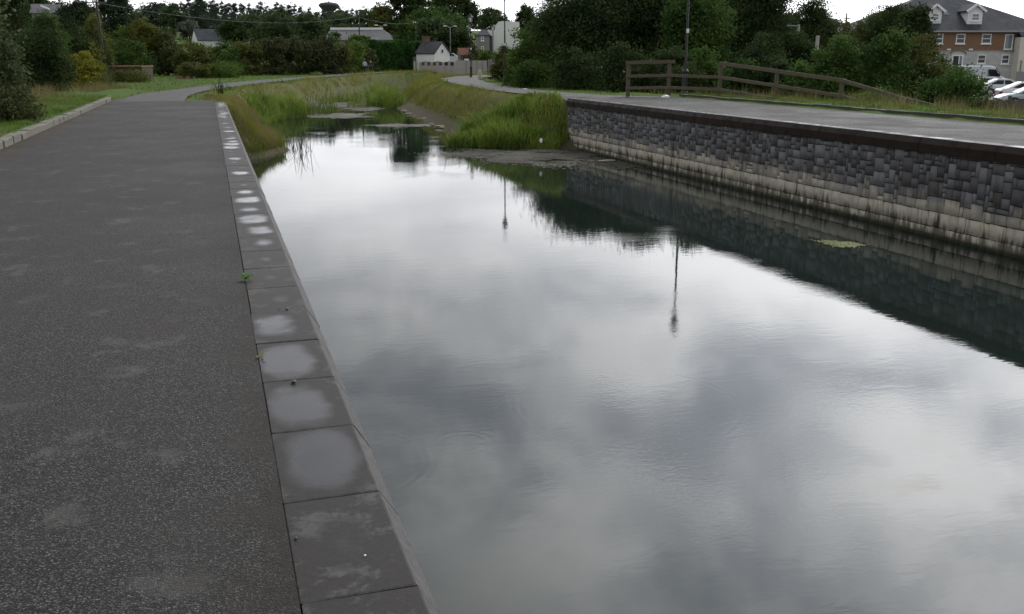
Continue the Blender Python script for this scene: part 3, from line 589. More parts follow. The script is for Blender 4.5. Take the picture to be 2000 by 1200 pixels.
# floating weed: many small leaves lying on the water
def mat_weed(name, label, x0, y0, rx, ry, n, size, mat, rot=0, seed=1):
    r = np.random.default_rng(seed); a = r.uniform(0, 6.283, n); q = np.sqrt(r.uniform(0, 1, n)); q = q * (1 + .22 * np.sin(3 * a + seed) + .14 * np.sin(7 * a + 2 * seed)) ; q = np.where(r.random(n) < .22, q * r.uniform(1, 1.45, n), q) + r.normal(0, .05, n)
    px, py = q * np.cos(a) * rx, q * np.sin(a) * ry; c, s = math.cos(rot), math.sin(rot); X, Y = x0 + c * px - s * py, y0 + s * px + c * py
    k = pnoise(np.column_stack([X, Y]), .32 * max(1, size / .06), seed) > -.72 ; X, Y = X[k], Y[k]; n = len(X); an = r.uniform(0, 6.283, n); sz = size * r.uniform(.5, 1.4, n); V = []
    for t in range(5): V.append(np.column_stack([X + np.cos(an + t * 1.2566) * sz * (1 + .3 * (t % 2)), Y + np.sin(an + t * 1.2566) * sz, WZ + .004 + r.uniform(0, .012, n)]))
    V = np.stack(V, 1).reshape(-1, 3)
    return tag(link(name, np_mesh(name, V, np.arange(5 * n).reshape(-1, 5)), M[mat]), label, 'floating weed', kind='thing')
def wp(px, py): p = gnd(px, py, WZ); return p.x, p.y
mat_weed('floating_weed', 'wide grey brown scum spread on the water before the large reed bed', 12.0, 36.0, 2.6, 3.0, 15000, .045, 'scum', .5, 2)
mat_weed('floating_weed', 'thin scum tongue reaching along the foot of the far wall', 14.0, 33.2, .55, 3.0, 2200, .045, 'scum', 0, 3)
for (px, py, rx, ry, n, lb, sd) in ((640, 205, 1.9, 4.0, 3000, 'long pale weed mat beside the far left reed strip', 4), (650, 226, 2.1, 2.5, 3000, 'pale weed mat in front of the left reed clump', 5),
        (715, 213, 1.3, 2.6, 1600, 'grey weed mat in mid channel near the right tuft', 6), (790, 246, 1.6, 1.3, 1900, 'flat grey weed mat close to the right mud bank', 7), (705, 229, .7, .5, 400, 'small pale weed fleck in mid channel', 8), (698, 183, 1.3, 4, 1400, 'far narrow pale weed sliver at the channel bend', 9)):
    mat_weed('floating_weed', lb, *wp(px, py), rx, ry, n, .09, 'weedmat', -.2, sd)
mat_weed('floating_weed', 'small lime green weed patch floating near the far wall', *wp(1640, 477), .42, .30, 750, .022, 'weedlime', -.9, 12)
# ================================================================ trees and shrubs
def crown_mesh(name, lobes, clumps, leaves, cr, ls, seed, up=.35, needle=False):
    """leaves in clumps spread through a union of lobes; lobes = (x, y, z, rx, ry, rz) in metres"""
    r = np.random.default_rng(seed); Lb = np.array(lobes, float); vol = (Lb[:, 3] * Lb[:, 4] * Lb[:, 5]) ** .67; idx = r.choice(len(Lb), clumps, p=vol / vol.sum()); l = Lb[idx]
    d = r.normal(0, 1, (clumps, 3)); d[:, 2] = np.where(d[:, 2] < -.55, -d[:, 2], d[:, 2]); d /= np.linalg.norm(d, axis=1)[:, None]
    rad = r.uniform(.35, 1.0, clumps) ** .5 * (1 + .16 * r.normal(0, 1, clumps)).clip(.6, 1.25)
    C = l[:, :3] + d * l[:, 3:] * rad[:, None]; C[:, 2] = np.maximum(C[:, 2], .12)
    n = clumps * leaves; cs = np.repeat(C, leaves, 0); dd = np.repeat(d, leaves, 0); sc = np.repeat(r.uniform(.55, 1.35, clumps), leaves)[:, None]
    P = cs + r.normal(0, .5, (n, 3)) * np.array([1, 1, .6]) * cr * sc
    nr = r.normal(0, 1, (n, 3)) + dd * .7 + np.array([0, 0, up]); nr /= np.linalg.norm(nr, axis=1)[:, None]
    t = r.normal(0, 1, (n, 3)); u = np.cross(nr, t); u /= np.linalg.norm(u, axis=1)[:, None]; v = np.cross(nr, u)
    s = (ls * r.uniform(.55, 1.35, n))[:, None]; asp = .22 if needle else .55
    V = np.stack([P - u * s, P - v * s * asp + u * s * .15, P + u * s, P + v * s * asp + u * s * .15 + nr * s * .2], 1).reshape(-1, 3)
    return np_mesh(name, V, np.arange(4 * n).reshape(-1, 4))
def trunk_mesh(h, r0, lobes, seed):
    r = random.Random(seed); mb = MB(); top = h * .62
    pts = [(r.uniform(-.1, .1) * k, r.uniform(-.1, .1) * k, -.3 + (top + .3) * k / 5) for k in range(6)]; pts[0] = (0, 0, -.3)
    mb.tube(pts, [r0 * (1.25, 1, .9, .78, .62, .42)[k] for k in range(6)], 7)
    for lb in lobes[:9]:
        k = r.choice((1, 2, 3, 4)); a = Vector(pts[k]); e = Vector(lb[:3]); m = a.lerp(e, .5) + Vector((0, 0, .12 * (e - a).length)); mb.tube([a, m, e], [r0 * .45, r0 * .3, r0 * .12], 5)
    o = mb.build('trunk', M['bark'], smooth=True); me = o.data; bpy.data.objects.remove(o); return me
def lobes_for(kind, wd, h, seed):
    r = random.Random(seed); R = wd / 2; out = []
    if kind == 'round':
        out.append((0, 0, h * .54, R * .86, R * .86, h * .40))
        for k in range(9):
            a = k * 2.4 + r.random(); z = h * r.uniform(.30, .86); q = R * .62 * math.sqrt(max(.12, 1 - ((z / h - .5) / .5) ** 2)); s = r.uniform(.28, .42)
            out.append((q * math.cos(a), q * math.sin(a), z, R * s, R * s, min(h * s * .55, R * s)))
        out.append((r.uniform(-.15, .15) * R, 0, h * .88, R * .34, R * .34, h * .11))
    elif kind == 'bush':
        out.append((0, 0, h * .40, R * .82, R * .75, h * .42)); out += [(.55 * R * math.cos(k * 1.05), .5 * R * math.sin(k * 1.05), h * .10, R * .42, R * .42, h * .16) for k in range(6)]
        for k in range(11):
            a = k * 2.4 + r.random(); z = h * r.uniform(.12, .78); q = R * .68 * math.sqrt(max(.1, 1 - (z / h * .95) ** 2)); s = r.uniform(.26, .40)
            out.append((q * math.cos(a), q * math.sin(a), z, R * s, R * s, h * s * .62))
        out.append((r.uniform(-.3, .3) * R, 0, h * .84, R * .32, R * .32, h * .15))
    elif kind == 'conifer':
        for k in range(9):
            f = k / 8; out.append((0, 0, h * (.14 + .80 * f), R * (1.0 - .86 * f) * r.uniform(.85, 1.1), R * (1.0 - .86 * f), h * .075))
    elif kind == 'pine':
        for k in range(8):
            a = k * 2.4; f = k / 7; out.append((R * .5 * (1 - f) * math.cos(a), R * .5 * (1 - f) * math.sin(a), h * (.20 + .74 * f), R * (.72 - .46 * f), R * (.72 - .46 * f), h * .10))
    elif kind == 'spiky':
        for k in range(9):
            a = k * 2.4; q = R * .6 * r.random(); z = h * r.uniform(.3, .62); out.append((q * math.cos(a), q * math.sin(a), z, R * .22, R * .22, h * r.uniform(.22, .34)))
        out.append((0, 0, h * .35, R * .7, R * .7, h * .26))
    return out
PROTO = {}
def tree(label, kind, pal, px0, pytop, px1, pybase, dist, leaf=None, dens=1.0, name=None, cat='tree', group=None, depth=None, seed=None, zbase=None):
    """a tree that spans px0..px1 and tops out at pytop when seen from the path at that distance"""
    b = at((px0 + px1) / 2, pybase, dist); top = at((px0 + px1) / 2, pytop, dist).z; zb = z1(b.x, b.y) if zbase is None else zbase; h = max(top - zb, .5); wd = (px1 - px0) * mpp(dist)
    seed = seed or random.randint(1, 9999); lb = lobes_for(kind, wd, h, seed)
    name = name or {'bush': 'shrub', 'conifer': 'conifer_tree', 'pine': 'pine_tree'}.get(kind, 'tree')
    ls = (leaf or max(.055, .00135 * dist)) * .86; cr = max(.28, min(.16 * wd, 1.1)); area = wd * h
    n = int(min(60000, max(2400, 2.4 * dens * area * 3.0 / (ls * ls)))); per = 46; n = int(n)
    t = thing(name, label, cat, (b.x, b.y, zb), random.uniform(-.4, .4), group)
    link('crown', crown_mesh('crown', lb, max(24, n // per), per, cr, ls, seed, needle=kind in ('conifer', 'pine')), G[pal], t)
    link('trunk', trunk_mesh(h, max(.05, .022 * h + .04), lb, seed), M['bark'], t); return t
T = tree
# -- left side, near to far
T('big grey green shrub filling the left edge above the kerb verge', 'bush', 'near', -150, -70, 44, 232, 26, .075, 1.0, cat='shrub')
T('tangled brown bramble low under the big left edge shrub', 'bush', 'brown', -60, 165, 78, 246, 25, .06, .8, cat='shrub')
T('dark shadowed bush right of the big left edge shrub', 'bush', 'dark', 30, 32, 140, 170, 50, cat='shrub')
T('ivy covered dark tree behind the left verge bushes', 'round', 'deep', 60, 30, 140, 165, 66)
T('tall dark tree rising over the left edge shrub', 'round', 'dark', -40, -60, 66, 165, 60)
T('bright green climbing shrub high beside the dark left bush', 'bush', 'green', 82, 30, 130, 150, 68, cat='shrub')
T('dark green bush behind the yellow green shrub', 'bush', 'dark', 108, 42, 205, 152, 74, cat='shrub')
T('glowing yellow green shrub at the foot of the leaning pole', 'bush', 'yellow', 128, 100, 202, 172, 62, .085, 1.0, cat='shrub')
T('thin yellowish bush climbing beside the leaning wooden pole', 'bush', 'lime', 172, 75, 202, 140, 72, cat='shrub')
T('tall dark conifer behind the leaning wooden pole', 'round', 'conifer', 196, -45, 268, 140, 118)
T('tall dark tree left of the leaning wooden pole top', 'round', 'conifer', 120, 2, 200, 140, 125)
T('olive bush just right of the leaning wooden pole', 'bush', 'olive', 160, 30, 222, 142, 100, cat='shrub')
T('green bush above the orange edged shed', 'bush', 'green', 205, 52, 272, 142, 112, cat='shrub')
T('yellow topped broad tree right of the orange edged shed', 'round', 'lime', 254, 38, 322, 142, 112)
T('dark green shrub behind the orange edged shed', 'bush', 'deep', 225, 80, 300, 142, 106, cat='shrub')
T('brownish bush left of the white gabled hillside house', 'bush', 'brown', 296, 62, 362, 142, 112, cat='shrub')
T('dark rounded bush under the white gabled hillside house', 'bush', 'olive', 345, 82, 420, 142, 108, cat='shrub')
T('dark green shrub below the hillside house roof', 'bush', 'deep', 395, 84, 470, 143, 110, cat='shrub')
T('low olive shrub on the grass edge left of the brambles', 'bush', 'olive', 345, 121, 385, 152, 95, .09, cat='shrub')
T('low round bramble between two grass edge shrubs', 'bush', 'olive', 380, 126, 415, 152, 96, .09, cat='shrub')
T('wide low bramble in front of the dark thicket', 'bush', 'green', 405, 120, 468, 151, 98, .09, cat='shrub')
for k, (a, b, tp, pal, lb) in enumerate(((445, 520, 82, 'olive', 'leftmost brownish bush of the long dark thicket'), (500, 570, 76, 'brown', 'brown bush in the long thicket below the pine ridge'), (550, 622, 72, 'brown', 'tallest brown bush in the middle of the long thicket'),
                               (600, 668, 74, 'brown', 'dark brown bush of the long thicket below the water tower'), (640, 694, 78, 'olive', 'last olive bush at the right end of the long thicket'))):
    T(lb, 'bush', pal, a, tp, b, 141, 114 + 2 * k, cat='shrub', group='bushes of the long thicket')
T('mid green bush left of the two walkers', 'bush', 'green', 662, 76, 716, 141, 132, cat='shrub')
T('dull brown shrub right behind the two walkers', 'bush', 'brown', 694, 90, 736, 139, 138, cat='shrub')
T('low weedy scrub in front of the orange edged shed', 'bush', 'olive', 214, 139, 292, 158, 80, .08, cat='shrub'); T('brown weeds between the yellow shrub and the orange edged shed', 'bush', 'brown', 168, 146, 226, 166, 66, .07, .7, cat='shrub')
T('dark tall tree on the rise behind the high slate roof at far left', 'round', 'dark', 20, -14, 140, 60, 190)
# -- middle distance
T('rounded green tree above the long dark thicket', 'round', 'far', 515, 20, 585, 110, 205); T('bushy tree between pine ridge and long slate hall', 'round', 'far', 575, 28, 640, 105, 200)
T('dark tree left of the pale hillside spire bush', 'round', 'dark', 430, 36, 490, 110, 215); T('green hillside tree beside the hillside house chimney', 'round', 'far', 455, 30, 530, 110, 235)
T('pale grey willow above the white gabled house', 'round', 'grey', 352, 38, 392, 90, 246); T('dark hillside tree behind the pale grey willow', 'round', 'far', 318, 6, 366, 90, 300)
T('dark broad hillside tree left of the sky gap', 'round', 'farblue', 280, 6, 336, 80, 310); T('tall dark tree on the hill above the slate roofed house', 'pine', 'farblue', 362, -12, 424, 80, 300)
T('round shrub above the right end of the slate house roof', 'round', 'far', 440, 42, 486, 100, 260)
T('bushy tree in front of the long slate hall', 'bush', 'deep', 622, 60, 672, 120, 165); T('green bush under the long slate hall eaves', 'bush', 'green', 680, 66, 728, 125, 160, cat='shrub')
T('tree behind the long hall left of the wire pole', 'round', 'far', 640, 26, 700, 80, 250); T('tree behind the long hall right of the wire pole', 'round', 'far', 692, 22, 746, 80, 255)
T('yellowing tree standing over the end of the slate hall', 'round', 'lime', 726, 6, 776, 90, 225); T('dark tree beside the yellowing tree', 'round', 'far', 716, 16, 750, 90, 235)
T('very tall dark tree above the white cottage', 'round', 'dark', 752, -40, 850, 110, 215); T('dark green tree behind the cottage chimney', 'round', 'deep', 768, 40, 838, 112, 195)
T('large round green tree behind the twin arm lamps', 'round', 'deep', 800, 16, 912, 112, 200); T('tall dark tree crown under the white lantern', 'round', 'dark', 836, -28, 936, 110, 235)
T('dark shaded tree between cottage and grey house', 'round', 'dark', 842, 48, 930, 118, 182); T('domed dark tree behind the grey house', 'round', 'far', 928, 17, 998, 100, 265)
T('small dark tree left of the path pole gap', 'round', 'dark', 1004, 8, 1048, 100, 232); T('dark cedar standing over the pale building', 'conifer', 'conifer', 1030, -45, 1122, 120, 100)
T('shrub in front of the grey house base', 'bush', 'brown', 905, 92, 950, 126, 172, cat='shrub'); T('green shrub beside the grey house wall', 'bush', 'green', 930, 98, 972, 126, 168, cat='shrub')
# -- right bank trees
T('leafy green shrub by the path lamp pole', 'bush', 'green', 990, 58, 1084, 168, 68, .10, cat='shrub'); T('green bush behind the lamp pole shrub', 'bush', 'deep', 1022, 44, 1114, 172, 74, .11, cat='shrub')
T('low dark bramble at the path edge below the lamp pole shrub', 'bush', 'olive', 956, 90, 1006, 160, 82, .1, cat='shrub')
T('big dark tree left of the timber fence', 'round', 'dark', 1046, -18, 1250, 182, 66, .11, 1.3); T('big black shadowed tree behind the timber fence gate', 'round', 'dark', 1160, -30, 1370, 184, 66, .11, 1.3)
T('green leafy tree right of the lamp post by the fence', 'round', 'deep', 1296, -30, 1424, 180, 60, .10, 1.2); T('dark undergrowth shrub below the big dark tree', 'bush', 'dark', 1075, 92, 1180, 186, 57, .09, cat='shrub')
T('tall dark tree filling the gap behind the leafy tree and black evergreen', 'round', 'dark', 1330, -30, 1490, 170, 84, .12, 1.2); T('dark tree crown between the two big dark trees', 'round', 'dark', 1100, -30, 1300, 170, 74, .12, 1.2)
T('dark bush right behind the left fence panel', 'bush', 'dark', 1160, 88, 1275, 188, 54, .09, cat='shrub'); T('dark bush behind the missing fence rail', 'bush', 'dark', 1265, 88, 1350, 192, 52, .09, cat='shrub')
T('green bush at the foot of the right bank leafy tree', 'bush', 'deep', 1335, 90, 1425, 196, 50, .09, cat='shrub'); T('tall black evergreen right of the leafy tree', 'round', 'dark', 1396, -55, 1542, 170, 78, .12, 1.2)
T('dark bush below the tall black evergreen', 'bush', 'dark', 1410, 80, 1520, 186, 60, .1, cat='shrub'); T('domed green tree against the sky right of the evergreen', 'round', 'dark', 1536, -2, 1626, 110, 112)
T('dark scrub left of the pale timber post', 'bush', 'dark', 1515, 62, 1600, 160, 72, cat='shrub'); T('low scrub on the skyline right of the domed tree', 'bush', 'far', 1585, 38, 1668, 100, 150, cat='shrub')
T('spiky topped grey green tree right of the far wooden pole', 'spiky', 'far', 1650, 0, 1734, 100, 96); T('olive scrub below the spiky topped tree', 'bush', 'olive', 1630, 42, 1706, 110, 86, cat='shrub')
T('small ragged tree left of the apartment roof', 'round', 'dark', 1690, 10, 1784, 110, 84); T('dark ivy tree in front of the apartment house', 'round', 'dark', 1738, 5, 1816, 160, 66, .11)
T('sunlit green bush rising behind the sloping fence end', 'bush', 'deep', 1572, 66, 1672, 212, 42, .075, cat='shrub'); T('broad green bush in the middle of the fence thicket', 'bush', 'deep', 1635, 56, 1765, 216, 43, .075, cat='shrub')
T('tall olive bush of the fence thicket below the ivy tree', 'bush', 'olive', 1730, 70, 1850, 214, 46, .08, cat='shrub'); T('low leafy bush in front of the parked white van', 'bush', 'deep', 1775, 136, 1925, 226, 39, .07, cat='shrub')
T('dark low bush beside the van rear end', 'bush', 'dark', 1795, 112, 1878, 205, 50, .08, cat='shrub'); T('low green scrub under the sloping fence rail', 'bush', 'green', 1645, 176, 1760, 216, 39, .06, .8, cat='shrub')
T('rusty brown dock weeds by the wooden car park fence', 'bush', 'brown', 1890, 196, 1962, 228, 36, .05, .6, cat='shrub')
for k, (a, b_, tp, dd, pal, lb) in enumerate(((1000, 1085, 118, 62, 'deep', 'green scrub at the path edge right of the lamp pole'), (1225, 1300, 118, 49, 'dark', 'dark scrub seen between the rails of the left fence panel'), (1298, 1372, 120, 48.5, 'dark', 'dark scrub around the foot of the nearest lantern post'),
        (1395, 1475, 112, 47, 'deep', 'leafy scrub behind the third fence post'), (1460, 1545, 108, 46, 'dark', 'dark scrub behind the fourth fence post'), (1520, 1610, 120, 44, 'deep', 'green scrub rising left of the sloping fence thicket'), (1440, 1530, 60, 66, 'dark', 'tall dark scrub under the black evergreen'), (1560, 1640, 100, 56, 'dark', 'shadowed scrub behind the pale timber post'), (1290, 1350, 60, 62, 'dark', 'dark scrub filling the gap left of the leafy tree'))):
    T(lb, 'bush', pal, a, tp, b_, 196, dd, .085, cat='shrub')
# -- pine ridge on the far hill, behind the houses
RIDGE = [crown_mesh('crown', lobes_for('pine', 5.5, 11, s), 60, 30, .8, .42, s, needle=True) for s in (3, 4, 5)]; RT_ = [trunk_mesh(11, .2, lobes_for('pine', 5.5, 11, s), s) for s in (3, 4, 5)]
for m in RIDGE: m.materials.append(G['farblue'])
def ridge_tree(px, pyt, dist, k, label, group):
    b = at(px, 60, dist); zt = at(px, pyt, dist).z; zb = z1(b.x, b.y); s = max(.3, (zt - zb) / 11.0)
    t = thing('pine_tree', label, 'tree', (b.x, b.y, zb), random.uniform(0, 6.28), group); t.scale = (min(s, 1.2) * random.uniform(.85, 1.2),) * 2 + (s,)
    link('crown', RIDGE[k], None, t); link('trunk', RT_[k], M['bark'], t)
sky_y = lambda x: float(np.interp(x, [255, 290, 340, 410, 440, 480, 530, 575, 605, 625, 660, 690, 740, 800], [12, 8, 6, 0, 5, 9, 13, 12, 20, 24, 20, 17, 17, 14]))
for x in np.arange(256, 745, 7.2):
    ridge_tree(x + random.uniform(-3, 3), sky_y(x) + random.uniform(-4, 6), random.uniform(395, 440), random.randrange(3), 'dark pine of the even row along the far hilltop', 'pines along the hilltop')
for x in np.arange(250, 780, 13):
    ridge_tree(x + random.uniform(-5, 5), sky_y(x) + random.uniform(16, 34), random.uniform(310, 380), random.randrange(3), 'dark pine on the slope below the hilltop row', 'pines on the hill slope')
for px, pyt in ((626, 26), (633, 22), (641, 23), (649, 22), (656, 21), (663, 23)): ridge_tree(px, pyt, 400, random.randrange(3), 'dark pine of the even row along the far hilltop', 'pines along the hilltop')
HILLT = [crown_mesh('crown', lobes_for('round', 9, 10, s), 90, 34, 1.1, .40, s) for s in (13, 14)]; HT_ = [trunk_mesh(10, .25, lobes_for('round', 9, 10, s), s) for s in (13, 14)]
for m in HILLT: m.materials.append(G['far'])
def hill_tree(px, pyt, dist):
    if 615 < px < 785 and dist < 212: dist = 215 + (px - 615) * .2
    if 325 < px < 505 and dist < 285: dist = 288 + (px - 325) * .1
    b = at(px, 60, dist); zt = at(px, pyt, dist).z; zb = z1(b.x, b.y); s = (zt - zb) / 10.0
    if s < .25: return
    k = random.randrange(2); t = thing('tree', 'leafy green tree among the many covering the wooded hill', 'tree', (b.x, b.y, zb), random.uniform(0, 6.28), 'leafy trees of the wooded hill'); t.scale = (min(s, 1.3),) * 2 + (s,)
    link('crown', HILLT[k], None, t); link('trunk', HT_[k], M['bark'], t)
for k in range(80):
    px = random.uniform(-60, 930); hill_tree(px, random.uniform(24, 70) if px > 250 else random.uniform(0, 60), random.uniform(175, 320) if px > 480 or px < 330 else random.uniform(262, 330))
for k in range(22): hill_tree(random.uniform(1120, 1700), random.uniform(20, 60), random.uniform(150, 260))
# clipped hedge
def hedge(label, px0, px1, pyt, dist0, dist1, depth, n, pal, seed):
    a = at(px0, 137, dist0); b = at(px1, 136, dist1); za = z1(a.x, a.y); h = at((px0 + px1) / 2, pyt, (dist0 + dist1) / 2).z - za; d = Vector((b.x - a.x, b.y - a.y, 0)); ln = d.length; rz = math.atan2(d.y, d.x); r = np.random.default_rng(seed)
    k = r.uniform(0, 1, n); X = r.uniform(0, ln, n); f = r.random(n); Y = np.where(f < .6, r.normal(0, .12, n), r.uniform(0, depth, n)); Z = np.where(f < .6, r.uniform(0, h, n), np.where(f < .9, h + r.normal(0, .10, n) + .12 * np.sin(X * 1.3), r.uniform(0, h, n)))
    Y += .22 * np.sin(X * .9) + .15 * np.sin(X * 2.3 + Z * 1.7); nr = r.normal(0, 1, (n, 3)) + np.array([0, -.5, .5]); nr /= np.linalg.norm(nr, axis=1)[:, None]; u = np.cross(nr, r.normal(0, 1, (n, 3))); u /= np.linalg.norm(u, axis=1)[:, None]; v = np.cross(nr, u); s = (.16 * r.uniform(.6, 1.4, n))[:, None]; P = np.column_stack([X, Y, Z])
    V = np.stack([P - u * s, P - v * s * .6, P + u * s, P + v * s * .6], 1).reshape(-1, 3)
    o = link('hedge', np_mesh('hedge', V, np.arange(4 * n).reshape(-1, 4)), G[pal], None, (a.x, a.y, za)); o.rotation_euler = (0, 0, rz); tag(o, label, 'hedge')
hedge('long clipped dark green hedge beside the white cottage', 716, 826, 83, 146, 152, 1.6, 26000, 'hedge', 5)
# small plants at the path
def weed_plant(label, loc, n, ln, wdt, pal, seed, name='weed'):
    r = random.Random(seed); V = []; F = []
    for k in range(n):
        a = k * 2.4 + r.random(); l = ln * r.uniform(.6, 1.2); e = r.uniform(.15, .9); c, s = math.cos(a), math.sin(a); b = len(V)
        for (q, w_, z) in ((0, .1, 0), (.45, 1, .45), (.8, .8, .6), (1, .05, .5)):
            for sg in (-1, 1): V.append((c * l * q - s * sg * wdt * w_ * .5, s * l * q + c * sg * wdt * w_ * .5, z * l * e + .003 * k))
        F += [(b + 2 * i, b + 2 * i + 1, b + 2 * i + 3, b + 2 * i + 2) for i in range(3)]
    o = link(name, np_mesh(name, V, F), G[pal], None, loc); return tag(o, label, 'weed')
weed_plant('small bright green weed sprouting in the joint beside the coping', gnd(482, 549, .001), 15, .058, .028, 'weed', 3)
weed_plant('dead brownish leaf tuft on asphalt next to the coping', gnd(508, 700, .001), 6, .035, .022, 'straw', 4); reed('weed', 'dark bluish weed sticking up from the left bank beside the towpath', [(.35, 49.6), (.6, 49.6), (.6, 50.1), (.35, 50.1)], 24, .85, 61, 'dark', .045)
# ================================================================ street furniture
def lamp(label, px, pyb, dist, top=6.8, group='black lantern lamp posts along the right path', plate=True):
    b = at(px, pyb, dist); zb = z1(b.x, b.y); t = thing('street_lamp', label, 'street lamp', (b.x, b.y, zb), 0, group); h = top - zb
    mb = MB(); mb.lathe([(.17, 0), (.17, .10), (.135, .16), (.12, .95), (.15, 1.0), (.15, 1.06), (.085, 1.15)], 12); mb.build('base', M['black'], t)
    MB().lathe([(.062, 1.15), (.058, 1.35), (.052, h * .55), (.06, h * .552), (.06, h * .562), (.045, h * .565), (.040, h - .95)], 10).build('pole', M['black'], t)
    MB().lathe([(.04, h - .95), (.07, h - .92), (.05, h - .86), (.11, h - .80)], 10).build('collar', M['black'], t)
    ln = MB().lathe([(.13, h - .78), (.22, h - .36)], 8).build('lantern', M['lampglass'], t)
    MB().lathe([(.30, h - .355), (.28, h - .32), (.17, h - .20), (.09, h - .08), (.03, h)], 8).build('lamp_cap', M['black'], t)
    fr = MB()
    for k in range(4): a = k * math.pi / 2 + .4; fr.bar((.137 * math.cos(a), .137 * math.sin(a), h - .79), (.226 * math.cos(a), .226 * math.sin(a), h - .36), .02, .02)
    fr.build('lantern_frame', M['black'], ln)
    if plate: MB().box(-.06, .06, -.085, -.062, 2.75, 2.93).build('number_plate', M['whitepaint'], t)
    return t
lamp('nearest black lantern post standing behind the timber fence gap', 1336.5, 184, 45, 7.2); lamp('black lantern post beside the leafy green shrub on the right path', 986, 165, 70, 6.5)
lamp('black lantern post with white lantern at the bend of the right path', 920, 148, 99, 6.0); lamp('farthest white lantern post in front of the grey house', 963, 136, 138, 6.3)
def fence():
    t0 = at(1228, 187, 43.5); t = thing('timber_fence', 'weathered three rail timber fence with a missing top rail by the quayside path', 'fence', t0)
    top = [at(1228, 122, 43.5), at(1308, 120, 43.0), at(1408, 123, 41.8), at(1518, 138, 39.4), at(1645, 156, 37.2), at(1750, 187, 35.2), at(1868, 216, 33)]
    L_ = [p - t0 for p in top]; dn = lambda p, d: p + Vector((0, 0, -d))
    for i in range(5):
        p = L_[i]; g = z1(top[i].x, top[i].y) - t0.z; MB().box(p.x - .075, p.x + .075, p.y - .06, p.y + .06, min(g, p.z - 1.2) - .3, p.z + .03).build('post', M['timber'], t, bevel=.01)
    off = Vector((-.07, -.09, 0)); e = lambda a, b, k: a + (b - a) * k
    def rail(a, b, d0, d1, ht): MB().bar(dn(a, d0) + off, dn(b, d1) + off, .05, ht).build('rail', M['timber'], t, bevel=.006)
    rail(e(L_[0], L_[1], -.06), e(L_[0], L_[1], 1.14), .02, .02, .15); rail(e(L_[2], L_[3], -.02), L_[3], .03, .03, .15); rail(L_[3], L_[4], .03, .03, .15); rail(L_[4], L_[5], .03, .03, .14); rail(L_[5], L_[6], .03, .03, .12)
    for d, last in ((.60, 5), (1.12, 4)):
        for i in range(last - 1 if d > 1 else last - 1): rail(e(L_[i], L_[i + 1], -.05 if i == 0 else 0), L_[i + 1], d, d, .13)
    rail(L_[4], e(L_[4], L_[5], .45), .60, .63, .13); rail(L_[3], e(L_[3], L_[4], .85), 1.12, 1.2, .12)
fence()
def pole(name, label, px, pyb, dist, pyt, r0, mat, lean=0.0, arms=(), group=None, ins=True):
    b = at(px, pyb, dist); zb = z1(b.x, b.y); tp = at(px + lean, pyt, dist); t = thing(name, label, 'utility pole', (b.x, b.y, zb), 0, group); d = Vector((tp.x - b.x, tp.y - b.y, tp.z - zb))
    MB().tube([(0, 0, -.3), d * .5, d], [r0, r0 * .85, r0 * .65], 8).build('pole', M[mat], t, smooth=True)
    for f, wd in arms:
        p = d * f; x = Vector((RX[0], RX[1], 0)) * wd / 2; a = MB().bar(p - x + Vector((0, -.15, 0)), p + x + Vector((0, -.15, 0)), .1, .1).build('crossarm', M['timber_grey'], t)
        if ins:
            for k in (-.95, -.1, .95): q = p + x * k + Vector((0, -.15, 0)); MB().lathe([(.05, q.z + .05), (.09, q.z + .12), (.09, q.z + .24), (.04, q.z + .3)], 8, q.x, q.y).build('insulator', M['whitepaint'], a)
    return t, Vector((b.x, b.y, zb)) + d
pL, tL = pole('utility_pole', 'tall leaning wooden pole with crossarm behind the yellow green shrub', 206, 146, 92, -12, .16, 'bark', -20, ((.90, 1.9),))
MB().tube([tuple(Vector((-.28, -.2, 0)) + Vector((0, 0, 6.4))), (-.62, -.2, 7.8)], .05, 6).build('conduit', M['greymetal'], pL)
pM, tM = pole('utility_pole', 'dark wooden pole with insulators standing before the long slate hall', 703, 120, 179, 28, .17, 'bark', -2, ((.98, 3.0), (.80, 2.6)))
pR, tR = pole('utility_pole', 'slender dark pole on the skyline left of the spiky tree', 1654, 75, 120, 26, .13, 'bark', 0, ((.93, .9),), ins=False)
pT, tT = pole('utility_pole', 'thin grey pole among the trees left of the cottage chimney', 812, 110, 190, 45, .12, 'timber_grey', 0, ((.99, 1.0),))
def cable(label, a, b, sag, r=.018):
    pts = [a.lerp(b, k / 14) - Vector((0, 0, sag * 4 * (k / 14) * (1 - k / 14))) for k in range(15)]; o = MB().tube(pts, r, 5).build('cable', M['cable']); tag(o, label, 'cable')
cable('thin overhead wire crossing the dark trees from the leaning pole', tL - Vector((0, 0, .8)), tM - Vector((0, 0, .3)), 1.5); cable('thin overhead wire running from the insulator pole past the cottage', tM - Vector((0, 0, .5)), tT, .6, .03); cable('thin overhead wire from the thin grey pole toward the grey house', tT, at(965, 57, 176), .5, .03)
def stub(name, label, cat, px, pyb, pyt, dist, wd, mat):
    b = at(px, pyb, dist); h = at(px, pyt, dist).z - b.z; o = MB().lathe([(wd * .5, -.3), (wd * .5, h * .93), (wd * .42, h)], 8).build(name, M[mat]); o.location = b; tag(o, label, cat)
stub('post', 'pale short timber post rising left of the fence thicket bushes', 'post', 1595, 100, 70, 70, .26, 'stone_pale'); stub('bollard', 'small white marker stone on the grass by the right path bend', 'marker', 937, 150, 137, 92, .42, 'stone_pale')
stub('gate_post', 'left of two pale posts between hedge and cottage wall', 'gate post', 810, 137, 120, 143, .25, 'stone_pale'); stub('gate_post', 'right of two pale posts between hedge and cottage wall', 'gate post', 815.5, 137, 120, 143, .25, 'stone_pale')
